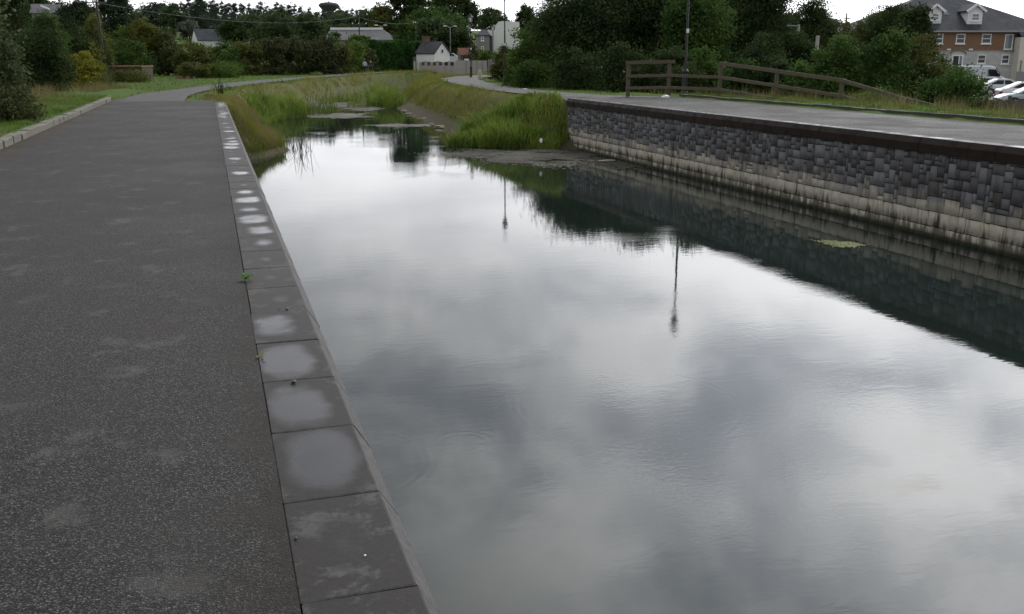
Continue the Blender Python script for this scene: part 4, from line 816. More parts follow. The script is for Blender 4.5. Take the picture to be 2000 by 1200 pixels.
t = thing('goal_frame', 'grey metal rail on a pale post among dark scrub on the right bank', 'railing', at(1558, 72, 76)); MB().box(-.08, .08, -.08, .08, -1.5, .9).build('post', M['stone_pale'], t); MB().bar((0, -.1, .8), (-1.1, -.1, .82), .06, .09).build('rail', M['greymetal'], t)
def twin(label, px, pyb, pyt, dist, arm=.9):
    b = at(px, pyb, dist); zb = z1(b.x, b.y); h = at(px, pyt, dist).z - zb; t = thing('street_lamp', label, 'street lamp', (b.x, b.y, zb), -YAW, 'tall grey road lamps by the cottage'); MB().tube([(0, 0, 0), (0, 0, h)], [.14, .08], 8).build('pole', M['greymetal'], t)
    for s in (-1, 1): MB().tube([(0, 0, h - .15), (s * arm * .6, 0, h + .1), (s * arm, 0, h + .12)], .05, 6).build('arm', M['greymetal'], t); MB().box(s * arm - .32, s * arm + .32, -.14, .14, h + .06, h + .24).build('lamp_head', M['lampglass'], t, bevel=.03)
twin('left tall grey twin arm road lamp behind the white cottage', 880, 110, 53, 178); twin('twin arm lamp rising over the end of the slate hall roof', 745, 92, 51, 196, .9)
b = at(885, 110, 186); t = thing('street_lamp', 'slim grey single lamp right beside the twin arm lamp', 'street lamp', (b.x, b.y, z1(b.x, b.y)), -YAW, 'tall grey road lamps by the cottage'); h = at(885, 54, 186).z - z1(b.x, b.y); MB().tube([(0, 0, 0), (0, 0, h)], [.12, .07], 8).build('pole', M['greymetal'], t); MB().box(-.1, .8, -.12, .12, h - .02, h + .16).build('lamp_head', M['lampglass'], t)
# ================================================================ buildings
def frame_ring(mb, x0, x1, z0, z1_, y, wd, dp):
    mb.box(x0, x0 + wd, y - dp, y, z0, z1_); mb.box(x1 - wd, x1, y - dp, y, z0, z1_); mb.box(x0 + wd, x1 - wd, y - dp, y, z0, z0 + wd); mb.box(x0 + wd, x1 - wd, y - dp, y, z1_ - wd, z1_)
def window(par, x0, x1, z0, z1_, y, pane='glass', sash=True, fm='whitepaint', name='window', wd=.10):
    mb = MB(); frame_ring(mb, x0, x1, z0, z1_, y, wd, .09)
    if sash: zm = (z0 + z1_) / 2; mb.box(x0 + wd, x1 - wd, y - .07, y, zm - .035, zm + .035)
    f = mb.build(name, M[fm], par); MB().box(x0 + wd, x1 - wd, y - .035, y - .004, z0 + wd, z1_ - wd).build('pane', M[pane], f)
    MB().box(x0 - .08, x1 + .08, y - .16, y, z0 - .12, z0 - .003).build('sill', M[fm], f); return f
def gable_roof(par, x0, x1, y0, y1, ze, zr, mat, ov=.25, th=.14, axis='x'):
    mb = MB()
    def slab(P):   # sloping sheet with thickness
        P = [Vector(p) for p in P]; n = (P[1] - P[0]).cross(P[3] - P[0]).normalized() * th; n = n if n.z > 0 else -n; mb.hexa(P + [p + n for p in P])
    if axis == 'x':
        ym = (y0 + y1) / 2; k = (zr - ze) / (ym - y0)
        slab([(x0 - ov, y0 - ov, ze - k * ov), (x1 + ov, y0 - ov, ze - k * ov), (x1 + ov, ym, zr), (x0 - ov, ym, zr)]); slab([(x0 - ov, ym, zr), (x1 + ov, ym, zr), (x1 + ov, y1 + ov, ze - k * ov), (x0 - ov, y1 + ov, ze - k * ov)])
    else:
        xm = (x0 + x1) / 2; k = (zr - ze) / (xm - x0)
        slab([(x0 - ov, y0 - ov, ze - k * ov), (xm, y0 - ov, zr), (xm, y1 + ov, zr), (x0 - ov, y1 + ov, ze - k * ov)]); slab([(xm, y0 - ov, zr), (x1 + ov, y0 - ov, ze - k * ov), (x1 + ov, y1 + ov, ze - k * ov), (xm, y1 + ov, zr)])
    return mb.build('roof', M[mat], par)
def hip_roof(par, x0, x1, y0, y1, ze, zr, mat, rx0, rx1, ov=.3):
    mb = MB(); x0 -= ov; x1 += ov; y0 -= ov; y1 += ov; ym = (y0 + y1) / 2; A, B, C, D = (x0, y0, ze), (x1, y0, ze), (x1, y1, ze), (x0, y1, ze); E_, F_ = (rx0, ym, zr), (rx1, ym, zr)
    mb.v = [A, B, C, D, E_, F_, (x0, y0, ze - .16), (x1, y0, ze - .16), (x1, y1, ze - .16), (x0, y1, ze - .16)]; mb.f = [[0, 1, 5, 4], [2, 3, 4, 5], [1, 2, 5], [3, 0, 4], [0, 6, 7, 1], [1, 7, 8, 2], [2, 8, 9, 3], [3, 9, 6, 0], [9, 8, 7, 6]]
    return mb.build('roof', M[mat], par)
def walls(par, x0, x1, y0, y1, z0, z1_, mat, gable=None, axis='x', name='wall'):
    mb = MB().box(x0, x1, y0, y1, z0, z1_)
    if gable is not None:
        if axis == 'x':
            ym = (y0 + y1) / 2; mb.v += [(x0, y0, z1_), (x0, y1, z1_), (x0, ym, gable), (x1, y0, z1_), (x1, y1, z1_), (x1, ym, gable)]
        else:
            xm = (x0 + x1) / 2; mb.v += [(x0, y0, z1_), (x1, y0, z1_), (xm, y0, gable), (x0, y1, z1_), (x1, y1, z1_), (xm, y1, gable)]
        k = len(mb.v) - 6; mb.f += [[k, k + 1, k + 2], [k + 3, k + 5, k + 4], [k, k + 2, k + 5, k + 3], [k + 1, k + 4, k + 5, k + 2]]
    return mb.build(name, M[mat], par)
def site(px, pyb, dist, zb=None): b = at(px, pyb, dist); return Vector((b.x, b.y, z1(b.x, b.y) if zb is None else zb))
def Z(py, dist, px=1000): return at(px, py, dist).z
# -- apartment house on the right
DA = 118.0; k_ = mpp(DA); o_ = site(1862, 148, DA, -1.5); t = apt = thing('apartment_house', 'brown brick and grey stone apartment house with large slate hip roof and dormers', 'building', o_, -YAW)
X_ = lambda px: (px - 1870) * k_
zq = lambda py: Z(py, DA, 1900) + 1.5
gx0, gx1 = X_(1690), X_(2052); ze = zq(63)
walls(t, gx0, gx1, 0, 13, -.5, zq(99.5), 'stonewall'); walls(t, gx0 + .02, gx1 - .02, .03, 12.97, zq(99.5) + .002, ze - .02, 'brick', name='upper_wall')
rf = hip_roof(t, gx0, gx1, 0, 13, ze + .17, zq(-14), 'slate', X_(1832), X_(1902), .5)
MB().box(gx0 - .5, gx1 + .5, -.62, -.5, ze - .02, ze + .16).build('gutter', M['palewall'], t)
MB().box(gx0, gx1, -.03, -.004, zq(100.8), zq(99)).build('band_course', M['palewall'], t)
zr_ = zq(-14); sl_ = (zr_ - ze - .17) / 7.0
for a, b_, tp, ey, bt in ((1822, 1847, 10, 20, 43), (1896, 1924, 9.5, 20, 44.5)):
    zt, zev, zbm = zq(tp), zq(ey), zq(bt); x0, x1 = X_(a - 6), X_(b_ - 6); yf = -.5 + (zbm - ze - .17) / sl_ - .25; yb = -.5 + (zt - ze - .17) / sl_ + .1
    d = walls(t, x0, x1, yf, yb, zbm - .3, zev, 'white', zt - .12, 'y', 'dormer'); xm = (x0 + x1) / 2; r2 = MB(); kk = (zt - zev) / (xm - x0)
    for s in (-1, 1): e0 = xm + s * (xm - x0 + .28); r2.hexa([(e0, yf - .25, zev - kk * .28), (xm, yf - .25, zt), (xm, yb, zt), (e0, yb, zev - kk * .28), (e0, yf - .25, zev - kk * .28 + .16), (xm, yf - .25, zt + .2), (xm, yb, zt + .2), (e0, yb, zev - kk * .28 + .16)])
    r2.build('dormer_roof', M['slate'], d)
    bb = MB()
    for s in (-1, 1): bb.bar((xm + s * (xm - x0 + .3), yf - .29, zev - kk * .3 + .06), (xm, yf - .29, zt + .08), .06, .26)
    bb.build('bargeboard', M['whitepaint'], d); window(d, x0 + (x1 - x0) * .24, x1 - (x1 - x0) * .2, zq(bt - 4), zq(ey + 6), yf - .004, 'glass_pale')
zs = zq(24); ys = -.5 + (zs - ze - .17) / sl_; xs_ = X_(1861.5); MB().hexa([(xs_ - .3, ys - .3, zs - .32), (xs_ + .3, ys - .3, zs - .32), (xs_ + .3, ys + .3, zs + .28), (xs_ - .3, ys + .3, zs + .28), (xs_ - .3, ys - .36, zs - .18), (xs_ + .3, ys - .36, zs - .18), (xs_ + .3, ys + .24, zs + .42), (xs_ - .3, ys + .24, zs + .42)]).build('skylight', M['glass_pale'], rf)
for a, b_, u, v_, pn in ((1867, 1884, 66.5, 85.5, 'glass'), (1916, 1934, 66.5, 85.5, 'glass'), (1826, 1842, 66.5, 85.5, 'glass')): window(t, X_(a), X_(b_), zq(v_), zq(u), .03 - .003, pn)
fw = window(t, X_(1960), X_(1976), zq(97), zq(67.5), .027, 'glass_pale', False, name='french_window'); MB().box(X_(1957), X_(1979), -.35, -.135, zq(99), zq(97.6)).build('balcony_sill', M['concrete'], fw)
for a, b_, u, v_ in ((1912, 1928, 107, 124.5), (1958, 1973, 107, 125)): window(t, X_(a), X_(b_), zq(v_), zq(u), -.004, 'glass')
dr = MB(); frame_ring(dr, X_(1863), X_(1885), zq(146), zq(107), -.003, .16, .1); dr.box(X_(1877) - .05, X_(1877) + .05, -.08, -.003, zq(146) + .16, zq(107) - .16); dr = dr.build('door', M['whitepaint'], t); MB().box(X_(1863) + .16, X_(1877) - .05, -.05, -.006, zq(146) + .16, zq(107) - .16).build('door_panel', M['black'], dr); MB().box(X_(1877) + .05, X_(1885) - .16, -.05, -.006, zq(146) + .16, zq(107) - .16).build('pane', M['glass_pale'], dr)
ar = MB(); pts = [(X_(1874) + 1.0 * math.cos(q), -.06, zq(107) + .5 * math.sin(q)) for q in np.linspace(.15, math.pi - .15, 9)]; ar.tube(pts, .09, 6).build('door_arch', M['greyrender'], dr)
for px_ in (1854, 1896): MB().box(X_(px_) - .2, X_(px_) + .25, -.3, -.035, zq(99), zq(95.5)).build('wall_light', M['whitepaint'], t, bevel=.04)
o_ = site(2002, 147, 116.6, -1.5); t = thing('rendered_house', 'cream rendered house wing cut by the right frame edge beside the brick apartments', 'building', o_, -YAW); q = mpp(116.6); zz_ = lambda py: Z(py, 116.6, 1990) + 1.5
walls(t, -17 * q, 6, 0, 1.36, -.4, zz_(73), 'cream'); gable_roof(t, -17 * q, 6, 0, 1.36, zz_(73), zz_(64), 'slate', .0); MB().box(-17 * q - .02, 6, -.06, -.004, -.4, zz_(140)).build('plinth', M['concrete'], t); window(t, -3.5 * q, 6 * q, zz_(94), zz_(76), -.004, 'glass_pale'); MB().tube([(-11 * q, -.08, zz_(140)), (-11 * q, -.08, zz_(118))], .06, 6).build('downpipe', M['greyrender'], t)
# -- hillside houses and hall
def ZL(dist, zb): return lambda py, px=600: Z(py, dist, px) - zb
o_ = site(402, 92, 236); t = thing('hillside_house', 'white gabled house with grey slate roof among trees on the left hill', 'house', o_, -YAW + .55); z_ = ZL(236, o_.z)
walls(t, -2.5, 8.5, -3.2, 3.2, -4, z_(80), 'white', z_(59), 'x'); rf = gable_roof(t, -2.5, 8.5, -3.2, 3.2, z_(80), z_(58), 'slate', .15); MB().box(6.6, 7.4, -.4, .4, z_(62), z_(52)).build('chimney', M['greyrender'], rf); window(t, 1.5, 2.6, z_(89), z_(83), -3.203, 'glass'); window(t, 5, 6.1, z_(89), z_(83), -3.203, 'glass')
MB().hexa([(5.6, -1.75, z_(69)), (6.2, -1.75, z_(69)), (6.2, -1.35, z_(66.4)), (5.6, -1.35, z_(66.4)), (5.6, -1.85, z_(68.3)), (6.2, -1.85, z_(68.3)), (6.2, -1.45, z_(65.7)), (5.6, -1.45, z_(65.7))]).build('skylight', M['whitepaint'], rf)
o_ = site(352, 95, 240); o2 = site(492, 84, 268); t = thing('hillside_house', 'half hidden house with white verge boards right of the slate roofed house', 'house', o2, -YAW + .6); z_ = ZL(268, o2.z); walls(t, -4.5, 4.5, -3, 3, -3, z_(80), 'cream', z_(67), 'x'); gable_roof(t, -4.5, 4.5, -3, 3, z_(80), z_(66), 'slate_far', .2); MB().bar((-4.75, -3.3, z_(81)), (-4.75, 0, z_(66)), .12, .35).build('bargeboard', M['whitepaint'], t)
o_ = site(97, 30, 150); t = thing('hillside_house', 'grey slate house roof with white ridge glimpsed high between left trees', 'house', o_, -YAW + .3); z_ = ZL(150, o_.z); walls(t, -2.2, 2.2, -2, 2, -4, z_(27, 97), 'greyrender', z_(11, 97), 'x'); gable_roof(t, -2.2, 2.2, -2, 2, z_(27, 97), z_(10, 97), 'slate_far', .2); MB().bar((-.9, -1.2, z_(12.5, 97)), (.3, -1.55, z_(19.5, 97)), .2, .2).build('verge_board', M['whitepaint'], t)
DH = 190.0; o_ = site(700, 92, DH); t = thing('slate_hall', 'long low hall with grey slate roof and white ridge line behind the clipped hedge', 'building', o_, -YAW); z_ = ZL(DH, o_.z); q = mpp(DH); ex = lambda px: (px - 700) * q
walls(t, ex(632), ex(758), 0, 9, -1, z_(78, 700), 'greyrender'); rf = hip_roof(t, ex(636), ex(764), 0, 9, z_(78, 700), z_(56, 700), 'slate_far', ex(640), ex(742), .3); MB().bar((ex(640), 4.5, z_(55, 700)), (ex(742), 4.5, z_(55, 700)), .55, .42).build('ridge_capping', M['white'], rf)
for px_ in (735, 746): window(t, ex(px_) - .7, ex(px_) + .7, z_(85), z_(79.5), -.004, 'glass')
# -- white cottage, its garden walls, grey house, pale building
DC = 150.0; o_ = site(846, 128, DC); t = thing('cottage', 'small white cottage with dark slate roof and brick chimney beside the clipped hedge', 'house', o_, -YAW - .42); z_ = ZL(DC, o_.z)
t.rotation_euler.z = -YAW - .66
walls(t, -1.9, 1.9, -1.7, 1.7, -.5, z_(104, 846), 'white', z_(85, 846), 'x'); rf = gable_roof(t, -1.9, 1.9, -1.7, 1.7, z_(104, 846), z_(83, 846), 'slate_dark', .18)
ch = MB().box(-1.75, -.95, -.4, .4, z_(90, 846), z_(73, 846)); ch.box(-1.82, -.88, -.47, .47, z_(73, 846) + .002, z_(73, 846) + .14); ch.build('chimney', M['chimbrick'], rf)
wn = MB().box(1.903, 1.95, -.28, .28, z_(105, 846), z_(96, 846)).build('window', M['whitepaint'], t); MB().box(1.951, 1.97, -.2, .2, z_(104, 846), z_(97, 846)).build('pane', M['glass'], wn)
MB().box(-3.4, -1.92, -1.2, 1.2, -.5, z_(111, 846)).build('lean_to', M['greyrender'], t); MB().hexa([(-3.5, -1.35, z_(111, 846) + .003), (-1.92, -1.35, z_(105, 846)), (-1.92, 1.35, z_(105, 846)), (-3.5, 1.35, z_(111, 846) + .003), (-3.5, -1.35, z_(111, 846) + .12), (-1.92, -1.35, z_(105, 846) + .12), (-1.92, 1.35, z_(105, 846) + .12), (-3.5, 1.35, z_(111, 846) + .12)]).build('lean_to_roof', M['slate_dark'], t)
def low_wall(name, label, pa, pb, dist_a, dist_b, pyt, mat, th=.25, parts=None):
    a = at(pa, 136, dist_a); b = at(pb, 136, dist_b); za = z1((a.x + b.x) / 2, (a.y + b.y) / 2); d = Vector((b.x - a.x, b.y - a.y, 0)); h = at((pa + pb) / 2, pyt, (dist_a + dist_b) / 2).z - za; t = thing(name, label, 'wall', (a.x, a.y, za), math.atan2(d.y, d.x))
    if parts: parts(t, d.length, h)
    else: MB().box(0, d.length, 0, th, -.5, h).build('wall_panel', M[mat], t)
    return t
def cot_wall(t, ln, h):
    MB().box(0, ln, 0, .25, -.5, h * .55).build('wall_panel', M['palewall'], t); n = 7
    for k in range(n): MB().box(ln * k / (n - 1) - .18, ln * k / (n - 1) + .18, -.06, .31, -.5, h * (.98 if k % 2 else .86)).build('pier', M['palewall'], t)
    for k in range(n - 1): MB().box(ln * k / (n - 1) + .19, ln * (k + 1) / (n - 1) - .19, .1, .14, h * .56, h * .9).build('railing_panel', M['timber_grey'] if k < 4 else M['black'], t)
low_wall('garden_wall', 'pale garden wall with piers and dark railings in front of the white cottage', 821, 889, 143, 141, 119, 'palewall', parts=cot_wall)
def pale(t, ln, h):
    MB().box(0, ln, 0, .25, -.5, h).build('wall_panel', M['palewall'], t); MB().box(ln * .28, ln * .42, -.02, .27, h + .002, h + .25).build('wall_cap', M['white'], t)
    for k in (.34, .52, .68, .85): MB().box(ln * k - .06, ln * k + .06, -.03, -.002, -.5, h).build('joint_strip', M['greyrender'], t)
low_wall('garden_wall', 'blank pale wall right of the cottage railings behind the lantern post', 890, 951, 140, 140, 118.5, 'palewall', parts=pale); low_wall('gate', 'grey green metal gate at the right end of the blank pale wall', 953, 972, 139, 139, 116, 'greyrender', .1)
DG = 178.0; o_ = site(944, 112, DG); t = thing('grey_house', 'tall grey rendered house with slate hip roof beside the pale building', 'house', o_, -YAW); z_ = ZL(DG, o_.z); q = mpp(DG)
walls(t, -13.5 * q, 12 * q, 0, 4, -1, z_(69, 944), 'greyrender'); hip_roof(t, -13.5 * q, 12 * q, 0, 4, z_(69, 944), z_(57.5, 944), 'slate', -3 * q, 6 * q, .2)
for u, v_ in ((71, 80), (91, 101)): window(t, -4 * q, 1.5 * q, z_(v_, 944), z_(u, 944), -.004, 'glass')
walls(t, 12 * q + .01, 17 * q, .5, 4, -1, z_(70, 950), 'slate_dark', name='side_wall')
DP = 205.0; o_ = site(1000, 100, DP); t = thing('pale_building', 'white building with curved end gable showing through the leaves behind the lamp pole', 'building', o_, -YAW); z_ = ZL(DP, o_.z); q = mpp(DP)
mb = MB(); pr = [(-34, 100), (-34, 62), (-31, 50), (-26, 43), (-18, 41.5), (14, 43), (14, 100)]; f0 = [((x) * q, 0, z_(y, 1000)) for x, y in pr]; f1 = [(x, 8, z) for x, _, z in f0]; n = len(pr); mb.v = f0 + f1; mb.f = [list(range(n)), list(range(n, 2 * n))[::-1]] + [[k, (k + 1) % n, (k + 1) % n + n, k + n] for k in range(n)]; mb.build('wall', M['white'], t)
walls(t, -55 * q, -34.2 * q, 1, 7, -1, z_(59, 1000), 'white', name='side_wing')
o_ = site(910, 112, 176); t = thing('outbuilding', 'low outbuilding with rusty red pitched roof left of the grey house', 'building', o_, -YAW + .3); z_ = ZL(176, o_.z); walls(t, -1.4, 1.8, -1.4, 1.4, -1, z_(108, 910), 'greyrender', z_(96, 910), 'x'); gable_roof(t, -1.4, 1.8, -1.4, 1.4, z_(108, 910), z_(95, 910), 'redroof', .15)
o_ = at(247, 152, 84); zb = z1(o_.x, o_.y); t = thing('shed', 'low dark shed with rusty orange roof edge right of the leaning pole', 'shed', (o_.x, o_.y, zb), -YAW); q = mpp(84); zt = Z(128, 84, 247) - zb; MB().box(-33 * q, 32 * q, 0, 2.4, -.3, zt - .16).build('wall', M['bark'], t); MB().box(-34 * q, 33 * q, -.2, 2.6, zt - .155, zt - .04).build('roof', M['orangeroof'], t)
o_ = at(365, 153, 92); t = thing('rubble_pile', 'small pile of orange brown clay pieces on the left grass edge', 'rubble', o_); r = random.Random(3)
for k in range(9): x, s = r.uniform(-1.0, 1.0), r.uniform(.1, .2); MB().hexa([(x - s, -s, -.1), (x + s, -s, -.1), (x + s, s, -.1), (x - s, s, -.1), (x - s * .6, -s * .7, s * r.uniform(.5, 1.2)), (x + s * .7, -s * .6, s), (x + s * .6, s * .7, s * .8), (x - s * .7, s * .6, s * .9)]).build('clay_piece', M['orangeroof' if k % 2 else 'kerb'], t)
# water tower
b = at(643, 30, 470); zb = Z(30, 470, 643) - 10; t = thing('water_tower', 'dark concrete water tower with wide bowl tank on the wooded hilltop', 'water tower', (b.x, b.y, zb)); q = mpp(470); zz2 = lambda py: Z(py, 470, 643) - zb
MB().lathe([(2.6, 0), (2.4, zz2(23))], 20).build('stem', M['greyrender'], t); MB().lathe([(8 * q, zz2(23.5)), (13 * q, zz2(20)), (19.5 * q, zz2(11.5)), (18.6 * q, zz2(9)), (15 * q, zz2(6.2)), (1, zz2(4.6))], 28).build('tank', M['tower'], t); MB().lathe([(.35, zz2(5)), (.3, zz2(2.5))], 8).build('vent', M['greyrender'], t)
# wooden fence at the car park edge
t0 = at(1924, 226, 50); t = thing('plank_fence', 'dark wooden plank fence along the car park edge by the right frame', 'fence', (t0.x, t0.y, -1.3)); d = Vector((RX[0], RX[1], 0)); n = 0; zt = Z(193, 50, 1960) + 1.3
t.rotation_euler.z = -YAW - .12
for k in range(3): MB().box(k * 1.15 - .07, k * 1.15 + .07, .03, .17, -.4, zt + .14).build('post', M['timber_grey'], t)
for k in range(22): x = -.06 + k * .12; r = random.uniform; MB().box(x + .004, x + .112, -.012 + r(0, .004), .018, -.2, zt - .05 + r(-.05, .03)).build('plank', M['timber_grey'] if k > 9 else M['timber'], t)
# car park
P4 = [gnd(1700, 172, -1.45), gnd(2300, 172, -1.45)]
pc = [at(1780, 150, 116), at(2150, 150, 116), at(2250, 215, 56), at(1895, 215, 60)]
me = np_mesh('car_park', [(p.x, p.y, -1.46) for p in pc], [[0, 3, 2, 1]]); tag(link('car_park', me, M['asphalt_pale']), kind='structure')
# ================================================================ vehicles
def wheel(par, x, y, r, side, wd=.2):
    def ring(rad, y0, y1, n=20):
        mb = MB(); b = len(mb.v)
        for yy in (y0, y1):
            for k in range(n): a = 2 * math.pi * k / n; mb.v.append((rad * math.cos(a), yy, rad * math.sin(a)))
        mb.f = [list(range(n)), list(range(n, 2 * n))[::-1]] + [[k, (k + 1) % n, (k + 1) % n + n, k + n] for k in range(n)]; return mb
    w_ = ring(r, -wd / 2, wd / 2).build('wheel', M['tyre'], par); w_.location = (x, y, r); y0 = side * wd / 2
    ring(r * .66, min(y0, y0 + side * .02), max(y0, y0 + side * .02), 14).build('rim', M['rim'], w_); return w_
def loft(secs, name, mat, par, bevel=0.0):
    """secs: list of (x, outline) with the outline a list of (y, z) of equal length"""
    mb = MB(); n = len(secs[0][1])
    for x, o in secs: mb.v += [(x, y, z) for y, z in o]
    m = len(secs)
    for i in range(m - 1):
        for k in range(n): k2 = (k + 1) % n; mb.f.append([i * n + k, i * n + k2, (i + 1) * n + k2, (i + 1) * n + k])
    mb.f += [list(range(n))[::-1], list(range((m - 1) * n, m * n))]; return mb.build(name, M[mat], par, smooth=False)
def car(label, loc, rz, paint, prof, ln=4.4, wd=1.74, roof=1.43, name='parked_car', glass_front=True):
    """prof: list of (x, belt z, roof z or None): x from rear (0) to nose (ln)"""
    t = thing(name, label, 'car', loc, rz); hw = wd / 2; secs = []
    for x, bz in prof['body']:
        f = 1 - .10 * (abs(x / ln - .5) * 2) ** 4; z0 = .22 if .06 < x / ln < .94 else .30; h = hw * f
        secs.append((x - ln / 2, [(-h * .94, z0), (-h, z0 + .16), (-h, bz - .16), (-h * .93, bz), (h * .93, bz), (h, bz - .16), (h, z0 + .16), (h * .94, z0)]))
    body = loft(secs, 'body', paint, t)
    R_ = prof['cabin']      # (x_base_rear, x_roof_rear, x_roof_front, x_base_front, belt)
    xr, xa, xb, xf, bl = [v - ln / 2 for v in R_[:4]] + [R_[4]]; bh, rh = hw * .90, hw * .68
    P = [(xr, -bh, bl), (xf, -bh, bl), (xf, bh, bl), (xr, bh, bl), (xa, -rh, roof - .05), (xb, -rh, roof - .05), (xb, rh, roof - .05), (xa, rh, roof - .05)]
    MB().hexa(P).build('cabin', M[paint], t)
    mb = MB(); mb.hexa([(xa - .1, -rh, roof - .09), (xb + .12, -rh, roof - .09), (xb + .12, rh, roof - .09), (xa - .1, rh, roof - .09), (xa + .12, -rh * .86, roof), (xb - .15, -rh * .86, roof), (xb - .15, rh * .86, roof), (xa + .12, rh * .86, roof)]).build('roof_panel', M[paint], t)
    def quad(name, a, b, c, d, e=.012):
        a, b, c, d = map(Vector, (a, b, c, d)); n = (b - a).cross(d - a).normalized() * e; MB().hexa([a - n * .2, b - n * .2, c - n * .2, d - n * .2, a + n, b + n, c + n, d + n]).build(name, M['carglass'], t)
    lp = lambda p, q, f: tuple(p[i] + (q[i] - p[i]) * f for i in range(3))
    for s, (A, B, C, D_) in ((-1, (P[0], P[1], P[5], P[4])), (1, (P[2], P[3], P[7], P[6]))):
        at2 = lambda u, v: lp(lp(A, B, u), lp(D_, C, u), v); cuts = ((.10, .49), (.53, .88)) if s < 0 else ((.12, .47), (.51, .90))
        for u0, u1 in cuts: quad('side_window', at2(u0, .10), at2(u1, .10), at2(u1 - (.05 if u1 > .8 else 0), .86), at2(u0 + (.05 if u0 < .2 else 0), .86))
    for A, B, C, D_, nm in ((P[1], P[2], P[6], P[5], 'windscreen'), (P[3], P[0], P[4], P[7], 'rear_window')):
        at2 = lambda u, v: lp(lp(A, B, u), lp(D_, C, u), v); quad(nm, at2(.08, .08), at2(.92, .08), at2(.92, .9), at2(.08, .9))
    for x in (.80, ln - .85):
        for s in (-1, 1):
            wheel(t, x - ln / 2, s * (hw - .09), .31, s); mb = MB(); b = 0
            pts = [(x - ln / 2 + .37 * math.cos(a), .31 + .37 * math.sin(a)) for a in np.linspace(-.25, math.pi + .25, 13)]; y0, y1 = sorted((s * (hw - .02), s * (hw + .006))); mb.v = [(px, y0, pz) for px, pz in pts] + [(px, y1, pz) for px, pz in pts]; n = len(pts); mb.f = [list(range(n)), list(range(n, 2 * n))[::-1]] + [[k, (k + 1) % n, (k + 1) % n + n, k + n] for k in range(n)]
            mb.build('wheel_arch', M['black'], t)
    b0 = prof['body'][0][1]; bn = prof['body'][-1][1]
    for s in (-1, 1): MB().box(-ln / 2 - .02, -ln / 2 + .16, min(s * hw * .62, s * hw * .93), max(s * hw * .62, s * hw * .93), b0 - .30, b0 - .06).build('tail_light', M['redlens'], t, bevel=.01); MB().box(ln / 2 - .22, ln / 2 + .015, min(s * hw * .55, s * hw * .9), max(s * hw * .55, s * hw * .9), bn - .2, bn - .04).build('headlight', M['clearlens'], t, bevel=.01)
    for s in (-1, 1): MB().box(xf - .42, xf - .25, min(s * (hw * .9), s * (hw + .12)), max(s * (hw * .9), s * (hw + .12)), bl + .02, bl + .16).build('mirror', M[paint], t, bevel=.02)
    for s in (-1, 1): MB().box(-ln * .28, ln * .24, min(s * (hw - .02), s * (hw + .012)), max(s * (hw - .02), s * (hw + .012)), .50, .57).build('side_strip', M['black'], t)
    MB().box(-ln / 2 - .03, -ln / 2 + .1, -hw * .8, hw * .8, .3, .5).build('bumper', M['black'], t, bevel=.02); return t
sedan = dict(body=[(0, .80), (.12, .92), (.55, .97), (1.2, .95), (3.0, .93), (3.9, .84), (4.25, .72), (4.4, .60)], cabin=(.42, 1.35, 2.55, 3.35, .94))
hatch = dict(body=[(0, .82), (.10, .96), (.4, .98), (1.2, .95), (2.8, .92), (3.7, .84), (4.1, .72), (4.25, .60)], cabin=(.12, .75, 2.3, 3.15, .94))
def park(label, px, pyw, dist, rz, paint, prof, ln, **k):
    p = at(px, pyw, dist); return car(label, (p.x, p.y, -1.455), rz, paint, prof, ln, **k)
park('silver saloon seen side on with its nose to the right edge', 1960, 177, 84, -YAW - .12, 'silver', sedan, 4.4); park('silver hatchback half hidden behind the silver saloon', 1940, 170, 92, -YAW - .22, 'silver', hatch, 4.2)
park('white saloon partly hidden behind the closest parked car', 2007, 189, 73, -YAW - .18, 'carwhite', sedan, 4.3); park('pale blue grey car closest to the plank fence with its rear cut by the frame', 2013, 204, 64, math.pi - YAW - .20, 'bluegrey', hatch, 4.2)
